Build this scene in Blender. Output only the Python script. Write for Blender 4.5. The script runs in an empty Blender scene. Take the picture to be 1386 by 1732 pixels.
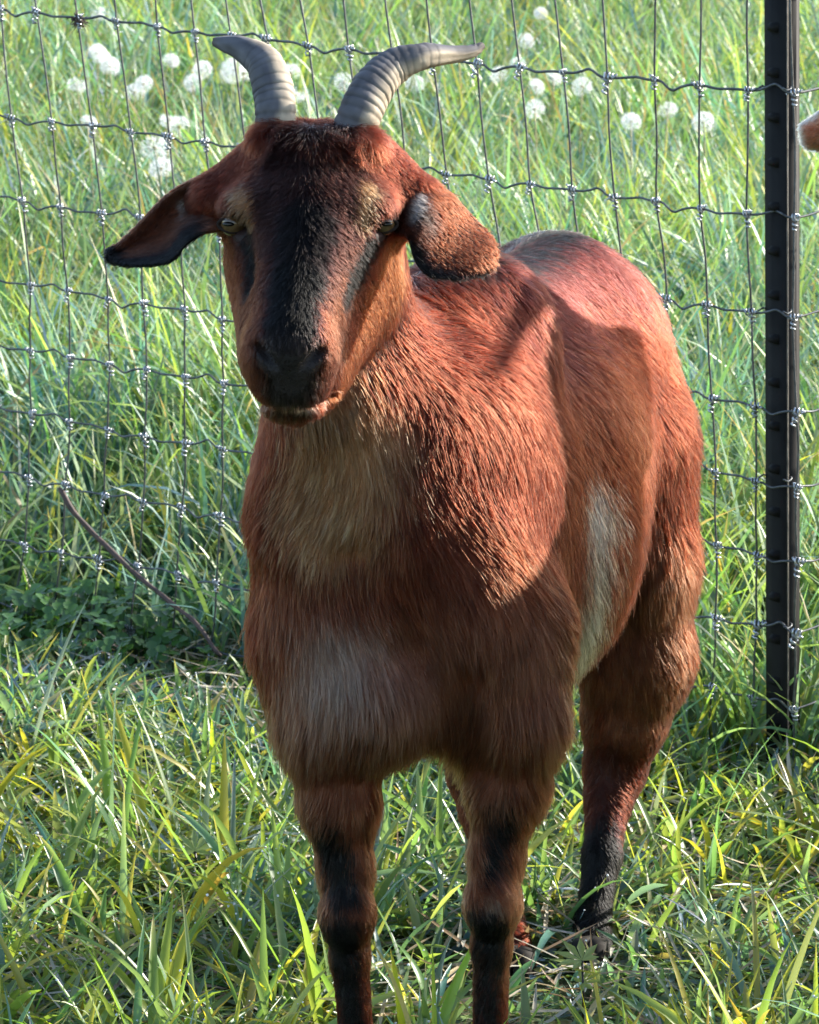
import bpy, math, random
import numpy as np
from mathutils import Vector, Matrix, Euler, kdtree

rng = np.random.default_rng(7)
random.seed(7)
scene = bpy.context.scene
COL = scene.collection

# ------------------------------------------------------------------ camera, sky, sun
FPX, CX, CY = 6400.0, 693.0, 866.0          # focal length and centre in photograph pixels
PITCH = math.radians(13.33)
CAM = np.array([0.0, 0.0, 1.42])
cam_d = bpy.data.cameras.new('camera')
cam = bpy.data.objects.new('camera', cam_d)
COL.objects.link(cam)
cam.location = CAM.tolist()
cam.rotation_euler = (math.pi / 2 - PITCH, 0, 0)
cam_d.sensor_fit = 'HORIZONTAL'
cam_d.sensor_width = 36.0
cam_d.lens = FPX / 1386.0 * 36.0
cam_d.clip_end = 1000.0
cam_d.dof.use_dof = True
cam_d.dof.focus_distance = 3.5
cam_d.dof.aperture_fstop = 40.0
scene.camera = cam

SUN_AZ, SUN_EL = math.radians(62), math.radians(24)   # azimuth from +Y towards +X
world = bpy.data.worlds.new('World')
scene.world = world
world.use_nodes = True
wn = world.node_tree.nodes
sky = wn.new('ShaderNodeTexSky')
sky.sky_type = 'NISHITA'
sky.sun_disc = False
sky.sun_elevation = SUN_EL
sky.sun_rotation = SUN_AZ
wn['Background'].inputs['Strength'].default_value = 0.15
world.node_tree.links.new(sky.outputs[0], wn['Background'].inputs[0])
sun_d = bpy.data.lights.new('sun', 'SUN')
sun_d.energy = 3.9
sun_d.angle = math.radians(1.0)
sun_d.color = (1.0, 0.93, 0.82)
sun = bpy.data.objects.new('sun', sun_d)
COL.objects.link(sun)
sdir = Vector((math.sin(SUN_AZ) * math.cos(SUN_EL), math.cos(SUN_AZ) * math.cos(SUN_EL), math.sin(SUN_EL)))
sun.rotation_euler = sdir.to_track_quat('Z', 'Y').to_euler()
sun.location = (4, 2, 4)
scene.view_settings.view_transform = 'Standard'
scene.view_settings.look = 'None'
scene.view_settings.gamma = 1.0
scene.view_settings.exposure = 1.65
scene.render.engine = 'CYCLES'
cy = scene.cycles
cy.max_bounces = 5
cy.use_adaptive_sampling = True
cy.adaptive_threshold = 0.009
cy.diffuse_bounces = 3
cy.glossy_bounces = 2
cy.transmission_bounces = 4
cy.transparent_max_bounces = 8
cy.caustics_reflective = False
cy.caustics_refractive = False
cy.sample_clamp_indirect = 6.0
cy.use_denoising = True
scene.render.hair_type = 'STRIP'

# ------------------------------------------------------------------ photograph pixel -> world
cp, sp = math.cos(PITCH), math.sin(PITCH)
F_, R_, U_ = np.array([0, cp, -sp]), np.array([1.0, 0, 0]), np.array([0, sp, cp])

def ray(x, y):
    return F_ + (x - CX) / FPX * R_ - (y - CY) / FPX * U_

def W(x, y, Y):
    """point seen at pixel (x, y) that lies at world depth Y"""
    d = ray(x, y)
    return CAM + d * (Y / d[1])

def G(x, y, h=0.0):
    """point seen at pixel (x, y) that lies at height h"""
    d = ray(x, y)
    return CAM + d * ((h - CAM[2]) / d[2])

# ------------------------------------------------------------------ helpers
def tag(o, label=None, cat=None, group=None, kind=None):
    for k, v in (('label', label), ('category', cat), ('group', group), ('kind', kind)):
        if v:
            o[k] = v
    return o

def empty(name, loc=(0, 0, 0)):
    o = bpy.data.objects.new(name, None)
    o.empty_display_size = 0.05
    COL.objects.link(o)
    o.location = [float(c) for c in loc]
    return o

def mesh_from(name, V, quads=None, tris=None, smooth=True, cols=None, colname='col'):
    V = np.asarray(V, np.float32).reshape(-1, 3)
    me = bpy.data.meshes.new(name)
    parts, starts, n = [], [], 0
    if quads is not None and len(quads):
        q = np.asarray(quads, np.int32).reshape(-1, 4)
        parts.append(q.ravel()); starts.append(np.arange(len(q)) * 4 + n); n += q.size
    if tris is not None and len(tris):
        t = np.asarray(tris, np.int32).reshape(-1, 3)
        parts.append(t.ravel()); starts.append(np.arange(len(t)) * 3 + n); n += t.size
    loops, st = np.concatenate(parts), np.concatenate(starts).astype(np.int32)
    me.vertices.add(len(V)); me.vertices.foreach_set('co', V.ravel())
    me.loops.add(len(loops)); me.loops.foreach_set('vertex_index', loops.astype(np.int32))
    me.polygons.add(len(st)); me.polygons.foreach_set('loop_start', st)
    me.update(calc_edges=True)
    me.validate()
    if smooth:
        me.polygons.foreach_set('use_smooth', np.ones(len(me.polygons), bool))
    if cols is not None:
        a = me.attributes.new(colname, 'FLOAT_COLOR', 'POINT')
        c = np.ones((len(V), 4), np.float32); c[:, :3] = cols
        a.data.foreach_set('color', c.ravel())
    return me

def link(name, data, mat=None, parent=None):
    o = bpy.data.objects.new(name, data)
    COL.objects.link(o)
    if mat is not None and hasattr(data, 'materials') and len(data.materials) == 0:
        data.materials.append(mat)
    if parent is not None:
        o.parent = parent
    return o

def tube(path, rad, sides=6, closed_ends=True, squash=None):
    """tube along a polyline; rad scalar or per point -> V, quads, tris"""
    P = np.asarray(path, float); n = len(P)
    r = np.broadcast_to(np.asarray(rad, float), (n,))
    T = np.gradient(P, axis=0); T /= np.linalg.norm(T, axis=1)[:, None] + 1e-12
    ref = np.array([0.0, 0.0, 1.0]) if abs(T[0][2]) < 0.9 else np.array([1.0, 0, 0])
    A = np.zeros_like(P); B = np.zeros_like(P)
    a = ref - T[0] * (ref @ T[0]); a /= np.linalg.norm(a)
    for i in range(n):
        a = a - T[i] * (a @ T[i]); a /= np.linalg.norm(a) + 1e-12
        A[i] = a; B[i] = np.cross(T[i], a)
    th = np.arange(sides) / sides * 2 * np.pi
    sq = 1.0 if squash is None else squash
    V = P[:, None] + (np.cos(th)[None, :, None] * A[:, None] + sq * np.sin(th)[None, :, None] * B[:, None]) * r[:, None, None]
    V = V.reshape(-1, 3)
    i, j = np.meshgrid(np.arange(n - 1), np.arange(sides), indexing='ij')
    j2 = (j + 1) % sides
    Q = np.stack([i * sides + j, i * sides + j2, (i + 1) * sides + j2, (i + 1) * sides + j], -1).reshape(-1, 4)
    Tt = []
    if closed_ends:
        c0, c1 = len(V), len(V) + 1
        V = np.vstack([V, P[0], P[-1]])
        for k in range(sides):
            k2 = (k + 1) % sides
            Tt.append((c0, k2, k)); Tt.append((c1, (n - 1) * sides + k, (n - 1) * sides + k2))
    return V, Q, Tt

def tube_mesh(name, path, rad, sides=6, squash=None):
    V, Q, T = tube(path, rad, sides, True, squash)
    return mesh_from(name, V, Q, T)

def spline(P, n):
    """Catmull-Rom through rows of P (any columns), n samples"""
    P = np.asarray(P, float)
    E = np.vstack([2 * P[0] - P[1], P, 2 * P[-1] - P[-2]])
    u = np.linspace(0, len(P) - 1, n); k = np.minimum(u.astype(int), len(P) - 2); t = (u - k)[:, None]
    p0, p1, p2, p3 = E[k], E[k + 1], E[k + 2], E[k + 3]
    return 0.5 * (2 * p1 + (p2 - p0) * t + (2 * p0 - 5 * p1 + 4 * p2 - p3) * t * t + (3 * p1 - p0 - 3 * p2 + p3) * t ** 3)

def merge(parts):
    """[(V, Q, T)] -> one (V, Q, T)"""
    Vs, Qs, Ts, n = [], [], [], 0
    for V, Q, T in parts:
        Vs.append(V)
        if len(Q): Qs.append(np.asarray(Q) + n)
        if len(T): Ts.append(np.asarray(T) + n)
        n += len(V)
    return np.vstack(Vs), (np.vstack(Qs) if Qs else []), (np.vstack(Ts) if Ts else [])

def snoise(P, freq, seed=0):
    """cheap smooth noise in -1..1"""
    r = np.random.default_rng(seed); P = np.asarray(P)
    out = np.zeros(P.shape[:-1])
    for k in range(6):
        d = r.normal(size=P.shape[-1]); d *= freq * (0.6 + 0.8 * r.random()) / np.linalg.norm(d)
        out += np.sin(P @ d * 2 * np.pi + r.random() * 6.28)
    return out / 3.2

# ------------------------------------------------------------------ materials
def new_mat(name):
    m = bpy.data.materials.new(name); m.use_nodes = True
    nt = m.node_tree
    return m, nt, nt.nodes, nt.links, nt.nodes['Principled BSDF']

def plain(name, col, rough=0.5, metal=0.0, noise=0.0, scale=40.0, bump=0.0, spec=0.5):
    m, nt, N, L, b = new_mat(name)
    b.inputs['Roughness'].default_value = rough
    b.inputs['Metallic'].default_value = metal
    b.inputs['Specular IOR Level'].default_value = spec
    b.inputs['Base Color'].default_value = (*col, 1)
    if noise or bump:
        tc = N.new('ShaderNodeTexCoord'); nz = N.new('ShaderNodeTexNoise')
        nz.inputs['Scale'].default_value = scale; nz.inputs['Detail'].default_value = 6
        L.new(tc.outputs['Object'], nz.inputs['Vector'])
        if noise:
            rp = N.new('ShaderNodeValToRGB')
            rp.color_ramp.elements[0].position = 0.3; rp.color_ramp.elements[1].position = 0.7
            rp.color_ramp.elements[0].color = (*[c * (1 - noise) for c in col], 1)
            rp.color_ramp.elements[1].color = (*[min(1, c * (1 + noise)) for c in col], 1)
            L.new(nz.outputs['Fac'], rp.inputs['Fac']); L.new(rp.outputs[0], b.inputs['Base Color'])
        if bump:
            bp = N.new('ShaderNodeBump'); bp.inputs['Strength'].default_value = bump
            bp.inputs['Distance'].default_value = 0.002
            L.new(nz.outputs['Fac'], bp.inputs['Height']); L.new(bp.outputs[0], b.inputs['Normal'])
    return m

def leaf_mat(name, trans=0.45, rough=0.34, spec=0.65, tint=(1.5, 1.35, 0.55)):
    """blade / leaf: attribute colour, part of the light passes through"""
    m, nt, N, L, b = new_mat(name)
    at = N.new('ShaderNodeAttribute'); at.attribute_name = 'col'
    b.inputs['Roughness'].default_value = rough
    b.inputs['Specular IOR Level'].default_value = spec
    L.new(at.outputs['Color'], b.inputs['Base Color'])
    tr = N.new('ShaderNodeBsdfTranslucent')
    mu = N.new('ShaderNodeMix'); mu.data_type = 'RGBA'; mu.blend_type = 'MULTIPLY'
    mu.inputs['Factor'].default_value = 1.0
    L.new(at.outputs['Color'], mu.inputs[6]); mu.inputs[7].default_value = (*tint, 1)
    L.new(mu.outputs[2], tr.inputs['Color'])
    mx = N.new('ShaderNodeMixShader'); mx.inputs[0].default_value = trans
    out = N['Material Output']
    L.new(b.outputs[0], mx.inputs[1]); L.new(tr.outputs[0], mx.inputs[2]); L.new(mx.outputs[0], out.inputs['Surface'])
    return m

def hair_mat(name):
    m = bpy.data.materials.new(name); m.use_nodes = True
    N, L = m.node_tree.nodes, m.node_tree.links
    N.remove(N['Principled BSDF'])
    h = N.new('ShaderNodeBsdfHairPrincipled')
    h.parametrization = 'COLOR'
    h.inputs['Roughness'].default_value = 0.42
    h.inputs['Radial Roughness'].default_value = 0.55
    h.inputs['Coat'].default_value = 0.0
    h.inputs['IOR'].default_value = 1.17
    h.inputs['Random Roughness'].default_value = 0.2
    at = N.new('ShaderNodeAttribute'); at.attribute_name = 'col'
    L.new(at.outputs['Color'], h.inputs['Color'])
    L.new(h.outputs[0], N['Material Output'].inputs['Surface'])
    return m

M = {}
M['hair'] = hair_mat('coat_hair')
mm, nt, N, L, b = new_mat('skin')
at = N.new('ShaderNodeAttribute'); at.attribute_name = 'col'
L.new(at.outputs['Color'], b.inputs['Base Color']); b.inputs['Roughness'].default_value = 0.65
b.inputs['Specular IOR Level'].default_value = 0.25
nz = N.new('ShaderNodeTexNoise'); nz.inputs['Scale'].default_value = 260; nz.inputs['Detail'].default_value = 4
tc = N.new('ShaderNodeTexCoord'); L.new(tc.outputs['Object'], nz.inputs['Vector'])
bp = N.new('ShaderNodeBump'); bp.inputs['Strength'].default_value = 0.5; bp.inputs['Distance'].default_value = 0.0015
L.new(nz.outputs['Fac'], bp.inputs['Height']); L.new(bp.outputs[0], b.inputs['Normal'])
M['skin'] = mm
M['hoof'] = plain('hoof', (0.018, 0.015, 0.012), 0.75, noise=0.4, spec=0.2)
M['pupil'] = plain('pupil', (0.005, 0.005, 0.005), 0.08)
M['iris'] = plain('iris', (0.070, 0.040, 0.017), 0.1, noise=0.35, scale=180)
M['lid'] = plain('eyelid', (0.014, 0.008, 0.006), 0.8, spec=0.15)
M['wire'] = plain('galvanised_wire', (0.085, 0.09, 0.095), 0.45, 0.6, noise=0.45, scale=120)
M['knot'] = plain('highlit_knot', (0.34, 0.36, 0.39), 0.34, 0.75, noise=0.5, scale=200)  # lighter than the wire: silver highlights put into the colour
M['post'] = plain('black_post_paint', (0.006, 0.0058, 0.0055), 0.62, noise=0.5, scale=30, bump=0.25, spec=0.14)
M['edge'] = plain('pale_post_edge', (0.14, 0.12, 0.10), 0.5, noise=0.5, scale=90)
M['bark'] = plain('cane_bark', (0.055, 0.032, 0.026), 0.7, noise=0.5, scale=60, bump=0.5)
M['grass'] = leaf_mat('grass_blade', trans=0.46, tint=(1.75, 1.65, 0.65))
M['meadow'] = leaf_mat('meadow_blade', trans=0.40, rough=0.42, spec=0.45, tint=(1.35, 1.25, 0.75))
M['straw'] = leaf_mat('dead_straw', trans=0.25, rough=0.5, tint=(1.1, 1.0, 0.8))
M['leaf'] = leaf_mat('broad_leaf', trans=0.35, rough=0.35)
M['fluff'] = leaf_mat('seed_fluff', trans=0.45, rough=0.6, spec=0.2, tint=(1, 1, 1))
M['stalk'] = plain('flower_stalk', (0.30, 0.26, 0.13), 0.5, noise=0.3)
mm, nt, N, L, b = new_mat('dew')
b.inputs['Roughness'].default_value = 0.12; b.inputs['IOR'].default_value = 1.33
b.inputs['Transmission Weight'].default_value = 0.25; b.inputs['Base Color'].default_value = (0.95, 0.97, 1, 1)  # white colour stands in for the sparkle of clear drops
M['dew'] = mm

# horn: ringed grey keratin, sunlit side painted paler
mm, nt, N, L, b = new_mat('horn')
at = N.new('ShaderNodeAttribute'); at.attribute_name = 'col'
tc = N.new('ShaderNodeTexCoord'); nz = N.new('ShaderNodeTexNoise')
nz.inputs['Scale'].default_value = 55; nz.inputs['Detail'].default_value = 8
L.new(tc.outputs['Object'], nz.inputs['Vector'])
mu = N.new('ShaderNodeMix'); mu.data_type = 'RGBA'; mu.blend_type = 'OVERLAY'; mu.inputs['Factor'].default_value = 0.5
L.new(at.outputs['Color'], mu.inputs[6]); L.new(nz.outputs['Fac'], mu.inputs[7])
L.new(mu.outputs[2], b.inputs['Base Color']); b.inputs['Roughness'].default_value = 0.7; b.inputs['Specular IOR Level'].default_value = 0.3
bp = N.new('ShaderNodeBump'); bp.inputs['Strength'].default_value = 0.6; bp.inputs['Distance'].default_value = 0.0015
L.new(nz.outputs['Fac'], bp.inputs['Height']); L.new(bp.outputs[0], b.inputs['Normal'])
M['horn'] = mm

# ground: dark soil with thatch
mm, nt, N, L, b = new_mat('soil')
tc = N.new('ShaderNodeTexCoord')
n1 = N.new('ShaderNodeTexNoise'); n1.inputs['Scale'].default_value = 9; n1.inputs['Detail'].default_value = 8
n2 = N.new('ShaderNodeTexNoise'); n2.inputs['Scale'].default_value = 70; n2.inputs['Detail'].default_value = 8
rp = N.new('ShaderNodeValToRGB')
rp.color_ramp.elements[0].position = 0.35; rp.color_ramp.elements[0].color = (0.030, 0.036, 0.014, 1)
rp.color_ramp.elements[1].position = 0.68; rp.color_ramp.elements[1].color = (0.085, 0.085, 0.035, 1)
e = rp.color_ramp.elements.new(0.5); e.color = (0.045, 0.07, 0.018, 1)
ad = N.new('ShaderNodeMath'); ad.operation = 'ADD'
ml = N.new('ShaderNodeMath'); ml.operation = 'MULTIPLY'; ml.inputs[1].default_value = 0.5
for q in (n1, n2): L.new(tc.outputs['Object'], q.inputs['Vector'])
L.new(n1.outputs['Fac'], ad.inputs[0]); L.new(n2.outputs['Fac'], ad.inputs[1]); L.new(ad.outputs[0], ml.inputs[0])
L.new(ml.outputs[0], rp.inputs['Fac']); L.new(rp.outputs[0], b.inputs['Base Color']); b.inputs['Roughness'].default_value = 0.9
bp = N.new('ShaderNodeBump'); bp.inputs['Strength'].default_value = 0.8; bp.inputs['Distance'].default_value = 0.02
L.new(n2.outputs['Fac'], bp.inputs['Height']); L.new(bp.outputs[0], b.inputs['Normal'])
M['soil'] = mm

# ------------------------------------------------------------------ ground
def ground_z(x, y):
    P = np.stack([np.asarray(x, float), np.asarray(y, float)], -1)
    return 0.008 * snoise(P, 1.1, 3) - 0.008
gx = np.concatenate([[-300, -120, -40, -15], np.linspace(-6, 6, 61), [15, 40, 120, 300]])
gy = np.concatenate([[-60, -15, -4], np.linspace(0, 20, 101), [28, 45, 90, 200, 500]])
X, Y = np.meshgrid(gx, gy, indexing='ij')
V = np.stack([X, Y, ground_z(X, Y)], -1).reshape(-1, 3)
i, j = np.meshgrid(np.arange(len(gx) - 1), np.arange(len(gy) - 1), indexing='ij'); n = len(gy)
Q = np.stack([i * n + j, (i + 1) * n + j, (i + 1) * n + j + 1, i * n + j + 1], -1).reshape(-1, 4)
tag(link('ground', mesh_from('ground', V, Q), M['soil']), 'dark soil under the pasture grass', 'ground', kind='structure')

# ------------------------------------------------------------------ fence geometry (used by the grass too)
FR, FL = G(1343, 1322)[:2], G(10, 1062)[:2]
fdir = (FL - FR) / np.linalg.norm(FL - FR)
fnor = np.array([-fdir[1], fdir[0]])
if fnor[1] > 0: fnor = -fnor                               # towards the camera
def fence_pt(x, y, off=0.0):
    """pixel -> point on the upright plane of the fence, off metres nearer"""
    d = ray(x, y); o = FR + fnor * off
    t = ((o - CAM[:2]) @ fnor) / (d[:2] @ fnor)
    return CAM + d * t
def fence_side(x, y):
    """metres behind the fence line (negative: on the goat's side)"""
    s = -((np.stack([x, y], -1) - FR) @ fnor)
    return np.where(x > FR[0], np.asarray(y) - FR[1], s)

# ------------------------------------------------------------------ goat: signed distance field
GROOT = np.array([0.08, 3.62, 0.0])
class Field:
    def __init__(s, lo, hi, h):
        s.lo, s.h = np.array(lo), h
        s.n = np.ceil((np.array(hi) - s.lo) / h).astype(int) + 1
        s.v = np.full(s.n, 0.2, np.float32)
        s.ax = [s.lo[k] + h * np.arange(s.n[k]) for k in range(3)]
    def box(s, lo, hi):
        a = np.clip(np.floor((np.array(lo) - s.lo) / s.h).astype(int), 0, s.n)
        b = np.clip(np.ceil((np.array(hi) - s.lo) / s.h).astype(int) + 1, 0, s.n)
        return tuple(slice(p, q) for p, q in zip(a, b))
    def pts(s, sl):
        return np.stack(np.meshgrid(*[s.ax[k][sl[k]] for k in range(3)], indexing='ij'), -1).astype(np.float32)
    def apply(s, d, sl, k, sub):
        a = s.v[sl]
        if sub:
            d = -d; hh = np.clip(0.5 + 0.5 * (d - a) / k, 0, 1)
            s.v[sl] = a * (1 - hh) + d * hh + k * hh * (1 - hh)
        else:
            hh = np.clip(0.5 + 0.5 * (d - a) / k, 0, 1)
            s.v[sl] = d * (1 - hh) + a * hh - k * hh * (1 - hh)
    def cone(s, a, ra, b, rb, k=0.02, sub=False, flat=None):
        a, b = np.array(a, np.float32), np.array(b, np.float32)
        m = max(ra, rb) + 0.075
        sl = s.box(np.minimum(a, b) - m, np.maximum(a, b) + m)
        P = s.pts(sl)
        if P.size == 0: return
        ba = b - a; L2 = float(ba @ ba) + 1e-12
        t = np.clip(((P - a) @ ba) / L2, 0, 1)
        d = np.linalg.norm(P - a - t[..., None] * ba, axis=-1) - (ra + (rb - ra) * t)
        s.apply(d, sl, k, sub)
    def ell(s, c, r, yaw=0.0, k=0.03, sub=False, pitch=0.0):
        c, r = np.array(c, np.float32), np.array(r, np.float32)
        m = r.max() + 0.075
        sl = s.box(c - m, c + m); P = s.pts(sl) - c
        if P.size == 0: return
        Rm = np.array((Matrix.Rotation(-yaw, 3, 'Z') @ Matrix.Rotation(pitch, 3, 'X')).transposed(), np.float32)
        q = P @ Rm.T
        k0 = np.linalg.norm(q / r, axis=-1); k1 = np.linalg.norm(q / (r * r), axis=-1) + 1e-9
        s.apply(k0 * (k0 - 1) / k1, sl, k, sub)
    def mesh(s):
        v = s.v; ins = v < 0
        n0, n1, n2 = v.shape
        cnt = np.zeros((n0 - 1, n1 - 1, n2 - 1), np.int8)
        offs = [(a, b, c) for a in (0, 1) for b in (0, 1) for c in (0, 1)]
        for a, b_, c in offs:
            cnt += ins[a:n0 - 1 + a, b_:n1 - 1 + b_, c:n2 - 1 + c]
        act = (cnt > 0) & (cnt < 8)
        I = np.argwhere(act)
        idx = np.full(act.shape, -1, np.int32); idx[act] = np.arange(len(I))
        acc = np.zeros((len(I), 3)); num = np.zeros(len(I))
        for o in offs:
            for ax in range(3):
                if o[ax]: continue
                o2 = list(o); o2[ax] = 1
                A = I + np.array(o); B = I + np.array(o2)
                va = v[A[:, 0], A[:, 1], A[:, 2]]; vb = v[B[:, 0], B[:, 1], B[:, 2]]
                cr = (va < 0) != (vb < 0)
                t = va / (va - vb + 1e-20)
                p = A + (B - A) * t[:, None]
                acc[cr] += p[cr]; num[cr] += 1
        V = s.lo + s.h * acc / num[:, None]
        F = []
        for ax in range(3):
            o1, o2 = [(1, 2), (2, 0), (0, 1)][ax]
            sl0 = [slice(None)] * 3; sl1 = [slice(None)] * 3
            sl0[ax] = slice(0, -1); sl1[ax] = slice(1, None)
            a, b_ = ins[tuple(sl0)], ins[tuple(sl1)]
            E = np.argwhere(a != b_)
            E = E[(E[:, o1] > 0) & (E[:, o2] > 0) & (E[:, o1] < v.shape[o1] - 1) & (E[:, o2] < v.shape[o2] - 1)]
            fl = a[E[:, 0], E[:, 1], E[:, 2]]
            q = []
            for d1, d2 in ((-1, -1), (0, -1), (0, 0), (-1, 0)):
                C = E.copy(); C[:, o1] += d1; C[:, o2] += d2
                q.append(idx[C[:, 0], C[:, 1], C[:, 2]])
            q = np.stack(q, -1)
            q[~fl] = q[~fl][:, ::-1]
            F.append(q)
        return V, np.vstack(F)

YAW = math.atan2(0.14, 0.52)
fd = Field((-0.26, 3.10, 0.0), (0.42, 4.36, 1.05), 0.0033)
# trunk
fd.ell((0.015, 3.57, 0.585), (0.128, 0.20, 0.20), YAW, 0.05)
fd.ell((0.085, 3.83, 0.545), (0.158, 0.29, 0.190), YAW, 0.06)
fd.ell((0.160, 4.07, 0.615), (0.125, 0.17, 0.145), YAW, 0.06)
fd.cone((0.035, 3.62, 0.735), 0.05, (0.155, 4.05, 0.705), 0.05, 0.05)
fd.ell((0.080, 3.77, 0.470), (0.135, 0.23, 0.145), YAW, 0.05)
# shoulders, chest
fd.ell((-0.080, 3.52, 0.545), (0.050, 0.10, 0.155), YAW, 0.05)
fd.ell((0.082, 3.56, 0.565), (0.050, 0.10, 0.17), YAW, 0.05)
fd.ell((-0.050, 3.445, 0.49), (0.058, 0.070, 0.130), 0.1, 0.035)
fd.ell((0.060, 3.45, 0.49), (0.062, 0.072, 0.125), 0.2, 0.035)
fd.ell((-0.026, 3.435, 0.430), (0.064, 0.075, 0.060), 0.1, 0.028)
fd.cone(W(592, 940, 3.375), 0.010, W(600, 1085, 3.345), 0.012, 0.035, True)
# neck
nk0, nk1, nk2 = W(640, 900, 3.56), W(598, 640, 3.49), W(560, 380, 3.46)
fd.cone(nk0, 0.112, nk1, 0.066, 0.045)
fd.cone(nk1, 0.066, nk2, 0.062, 0.035)
fd.cone(W(560, 870, 3.47), 0.072, W(562, 690, 3.43), 0.052, 0.04)
fd.cone(W(800, 560, 3.64), 0.078, W(715, 580, 3.58), 0.055, 0.05)
# head
fd.cone(W(535, 345, 3.410), 0.066, W(525, 400, 3.37), 0.061, 0.03)
fd.cone(W(505, 318, 3.405), 0.050, W(575, 322, 3.410), 0.050, 0.03)
fd.cone(W(540, 330, 3.42), 0.055, W(550, 340, 3.46), 0.06, 0.03)
fd.cone(W(525, 390, 3.365), 0.056, W(491, 590, 3.275), 0.039, 0.03)
fd.cone(W(517, 420, 3.325), 0.034, W(492, 575, 3.243), 0.030, 0.02)
fd.cone(W(470, 450, 3.40), 0.046, W(474, 600, 3.305), 0.030, 0.035)
fd.cone(W(592, 448, 3.41), 0.042, W(518, 620, 3.310), 0.029, 0.03)
fd.cone(W(590, 508, 3.42), 0.038, W(524, 640, 3.33), 0.026, 0.03)
fd.ell(W(490, 598, 3.252), (0.037, 0.032, 0.033), 0.0, 0.020)
fd.ell(W(492, 645, 3.262), (0.033, 0.033, 0.025), 0.0, 0.012)
fd.cone(W(474, 680, 3.285), 0.016, W(518, 678, 3.285), 0.016, 0.010)
fd.cone(W(494, 678, 3.31), 0.018, W(530, 635, 3.36), 0.027, 0.02)
# brows and eye sockets, ear stubs
for x in (412, 628):
    fd.ell(W(x, 350, 3.356), (0.020, 0.022, 0.014), 0, 0.03)
fd.cone(W(450, 300, 3.425), 0.034, W(372, 335, 3.41), 0.026, 0.025)
fd.cone(W(622, 300, 3.425), 0.036, W(695, 340, 3.405), 0.028, 0.025)
fd.ell(W(469, 232, 3.402), (0.023, 0.024, 0.013), 0, 0.014)
fd.ell(W(597, 240, 3.402), (0.025, 0.025, 0.013), 0, 0.014)
EYES = [W(395, 379, 3.350), W(646, 379, 3.352)]
for e_ in EYES:
    fd.ell(e_ + np.array([0, -0.004, 0]), (0.016, 0.014, 0.0055), 0, 0.010, True)
fd.cone(W(402, 405, 3.325), 0.008, W(425, 470, 3.305), 0.006, 0.02, True)
# nostrils, septum and mouth
fd.cone(W(540, 590, 3.226), 0.0060, W(512, 624, 3.216), 0.0035, 0.004, True)
fd.cone(W(443, 586, 3.226), 0.0060, W(466, 622, 3.216), 0.0035, 0.004, True)
fd.cone(W(490, 630, 3.212), 0.0035, W(491, 672, 3.225), 0.003, 0.006, True)
mouth = [W(432, 668, 3.30), W(455, 684, 3.262), W(492, 690, 3.245), W(530, 682, 3.265), W(562, 660, 3.31)]
for a, b_ in zip(mouth[:-1], mouth[1:]):
    fd.cone(a, 0.0042, b_, 0.0042, 0.006, True)
# front legs
def leg(pts, k=0.02):
    for i_, ((p, r), (q, r2)) in enumerate(zip(pts[:-1], pts[1:])):
        r *= 0.93 if i_ >= 3 and r < 0.03 else 1; r2 *= 0.93 if i_ >= 2 and r2 < 0.03 else 1
        fd.cone(p, r, q, r2, 0.055 if i_ == 0 else (k if i_ < 3 else 0.012))
LFR = [(W(862, 1070, 3.48), 0.056), (W(872, 1215, 3.435), 0.043), (W(860, 1330, 3.435), 0.034), (W(841, 1440, 3.43), 0.0255),
       (W(834, 1530, 3.42), 0.0255), (W(832, 1600, 3.425), 0.0185), (W(829, 1760, 3.43), 0.0170), (W(827, 1815, 3.425), 0.0215), (W(823, 1870, 3.40), 0.020)]
LFL = [(W(540, 1080, 3.46), 0.056), (W(556, 1215, 3.430), 0.044), (W(574, 1350, 3.425), 0.034), (W(584, 1460, 3.42), 0.0255),
       (W(588, 1550, 3.41), 0.0245), (W(592, 1620, 3.415), 0.0180), (W(604, 1760, 3.42), 0.0170), (W(608, 1815, 3.415), 0.0215), (W(607, 1870, 3.39), 0.020)]
leg(LFR); leg(LFL)
for x_, y_, Y_ in ((833, 1528, 3.408), (587, 1548, 3.398)):
    fd.ell(W(x_, y_, Y_), (0.0215, 0.019, 0.030), 0, 0.014)
fd.cone(W(793, 1150, 3.385), 0.007, W(792, 1300, 3.40), 0.012, 0.03, True)
# hind legs
HR = [(W(1050, 760, 4.06), 0.085), (W(1062, 950, 4.05), 0.070), (W(1078, 1110, 4.05), 0.058), (W(1058, 1215, 4.05), 0.047), (W(1040, 1300, 4.05), 0.033),
      (W(1030, 1350, 4.03), 0.0265), (W(1018, 1450, 3.98), 0.0205), (W(1003, 1560, 3.93), 0.0185), (W(1000, 1615, 3.90), 0.0225), (W(996, 1652, 3.87), 0.020)]
HL = [(W(850, 820, 4.02), 0.10), (W(830, 1000, 4.02), 0.092), (W(815, 1120, 4.03), 0.065), (W(805, 1230, 4.05), 0.042), (W(806, 1310, 4.05), 0.031),
      (W(815, 1370, 4.03), 0.025), (W(842, 1480, 3.97), 0.0205), (W(865, 1590, 3.90), 0.0185), (W(872, 1640, 3.87), 0.0225), (W(872, 1680, 3.84), 0.020)]
leg(HR, 0.03); leg(HL, 0.03)
fd.cone(W(1085, 1255, 4.09), 0.016, W(1048, 1320, 4.06), 0.02, 0.02)
# tail
fd.cone((0.20, 4.22, 0.70), 0.024, (0.225, 4.30, 0.66), 0.013, 0.02)
BV, BQ = fd.mesh()
del fd

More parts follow.
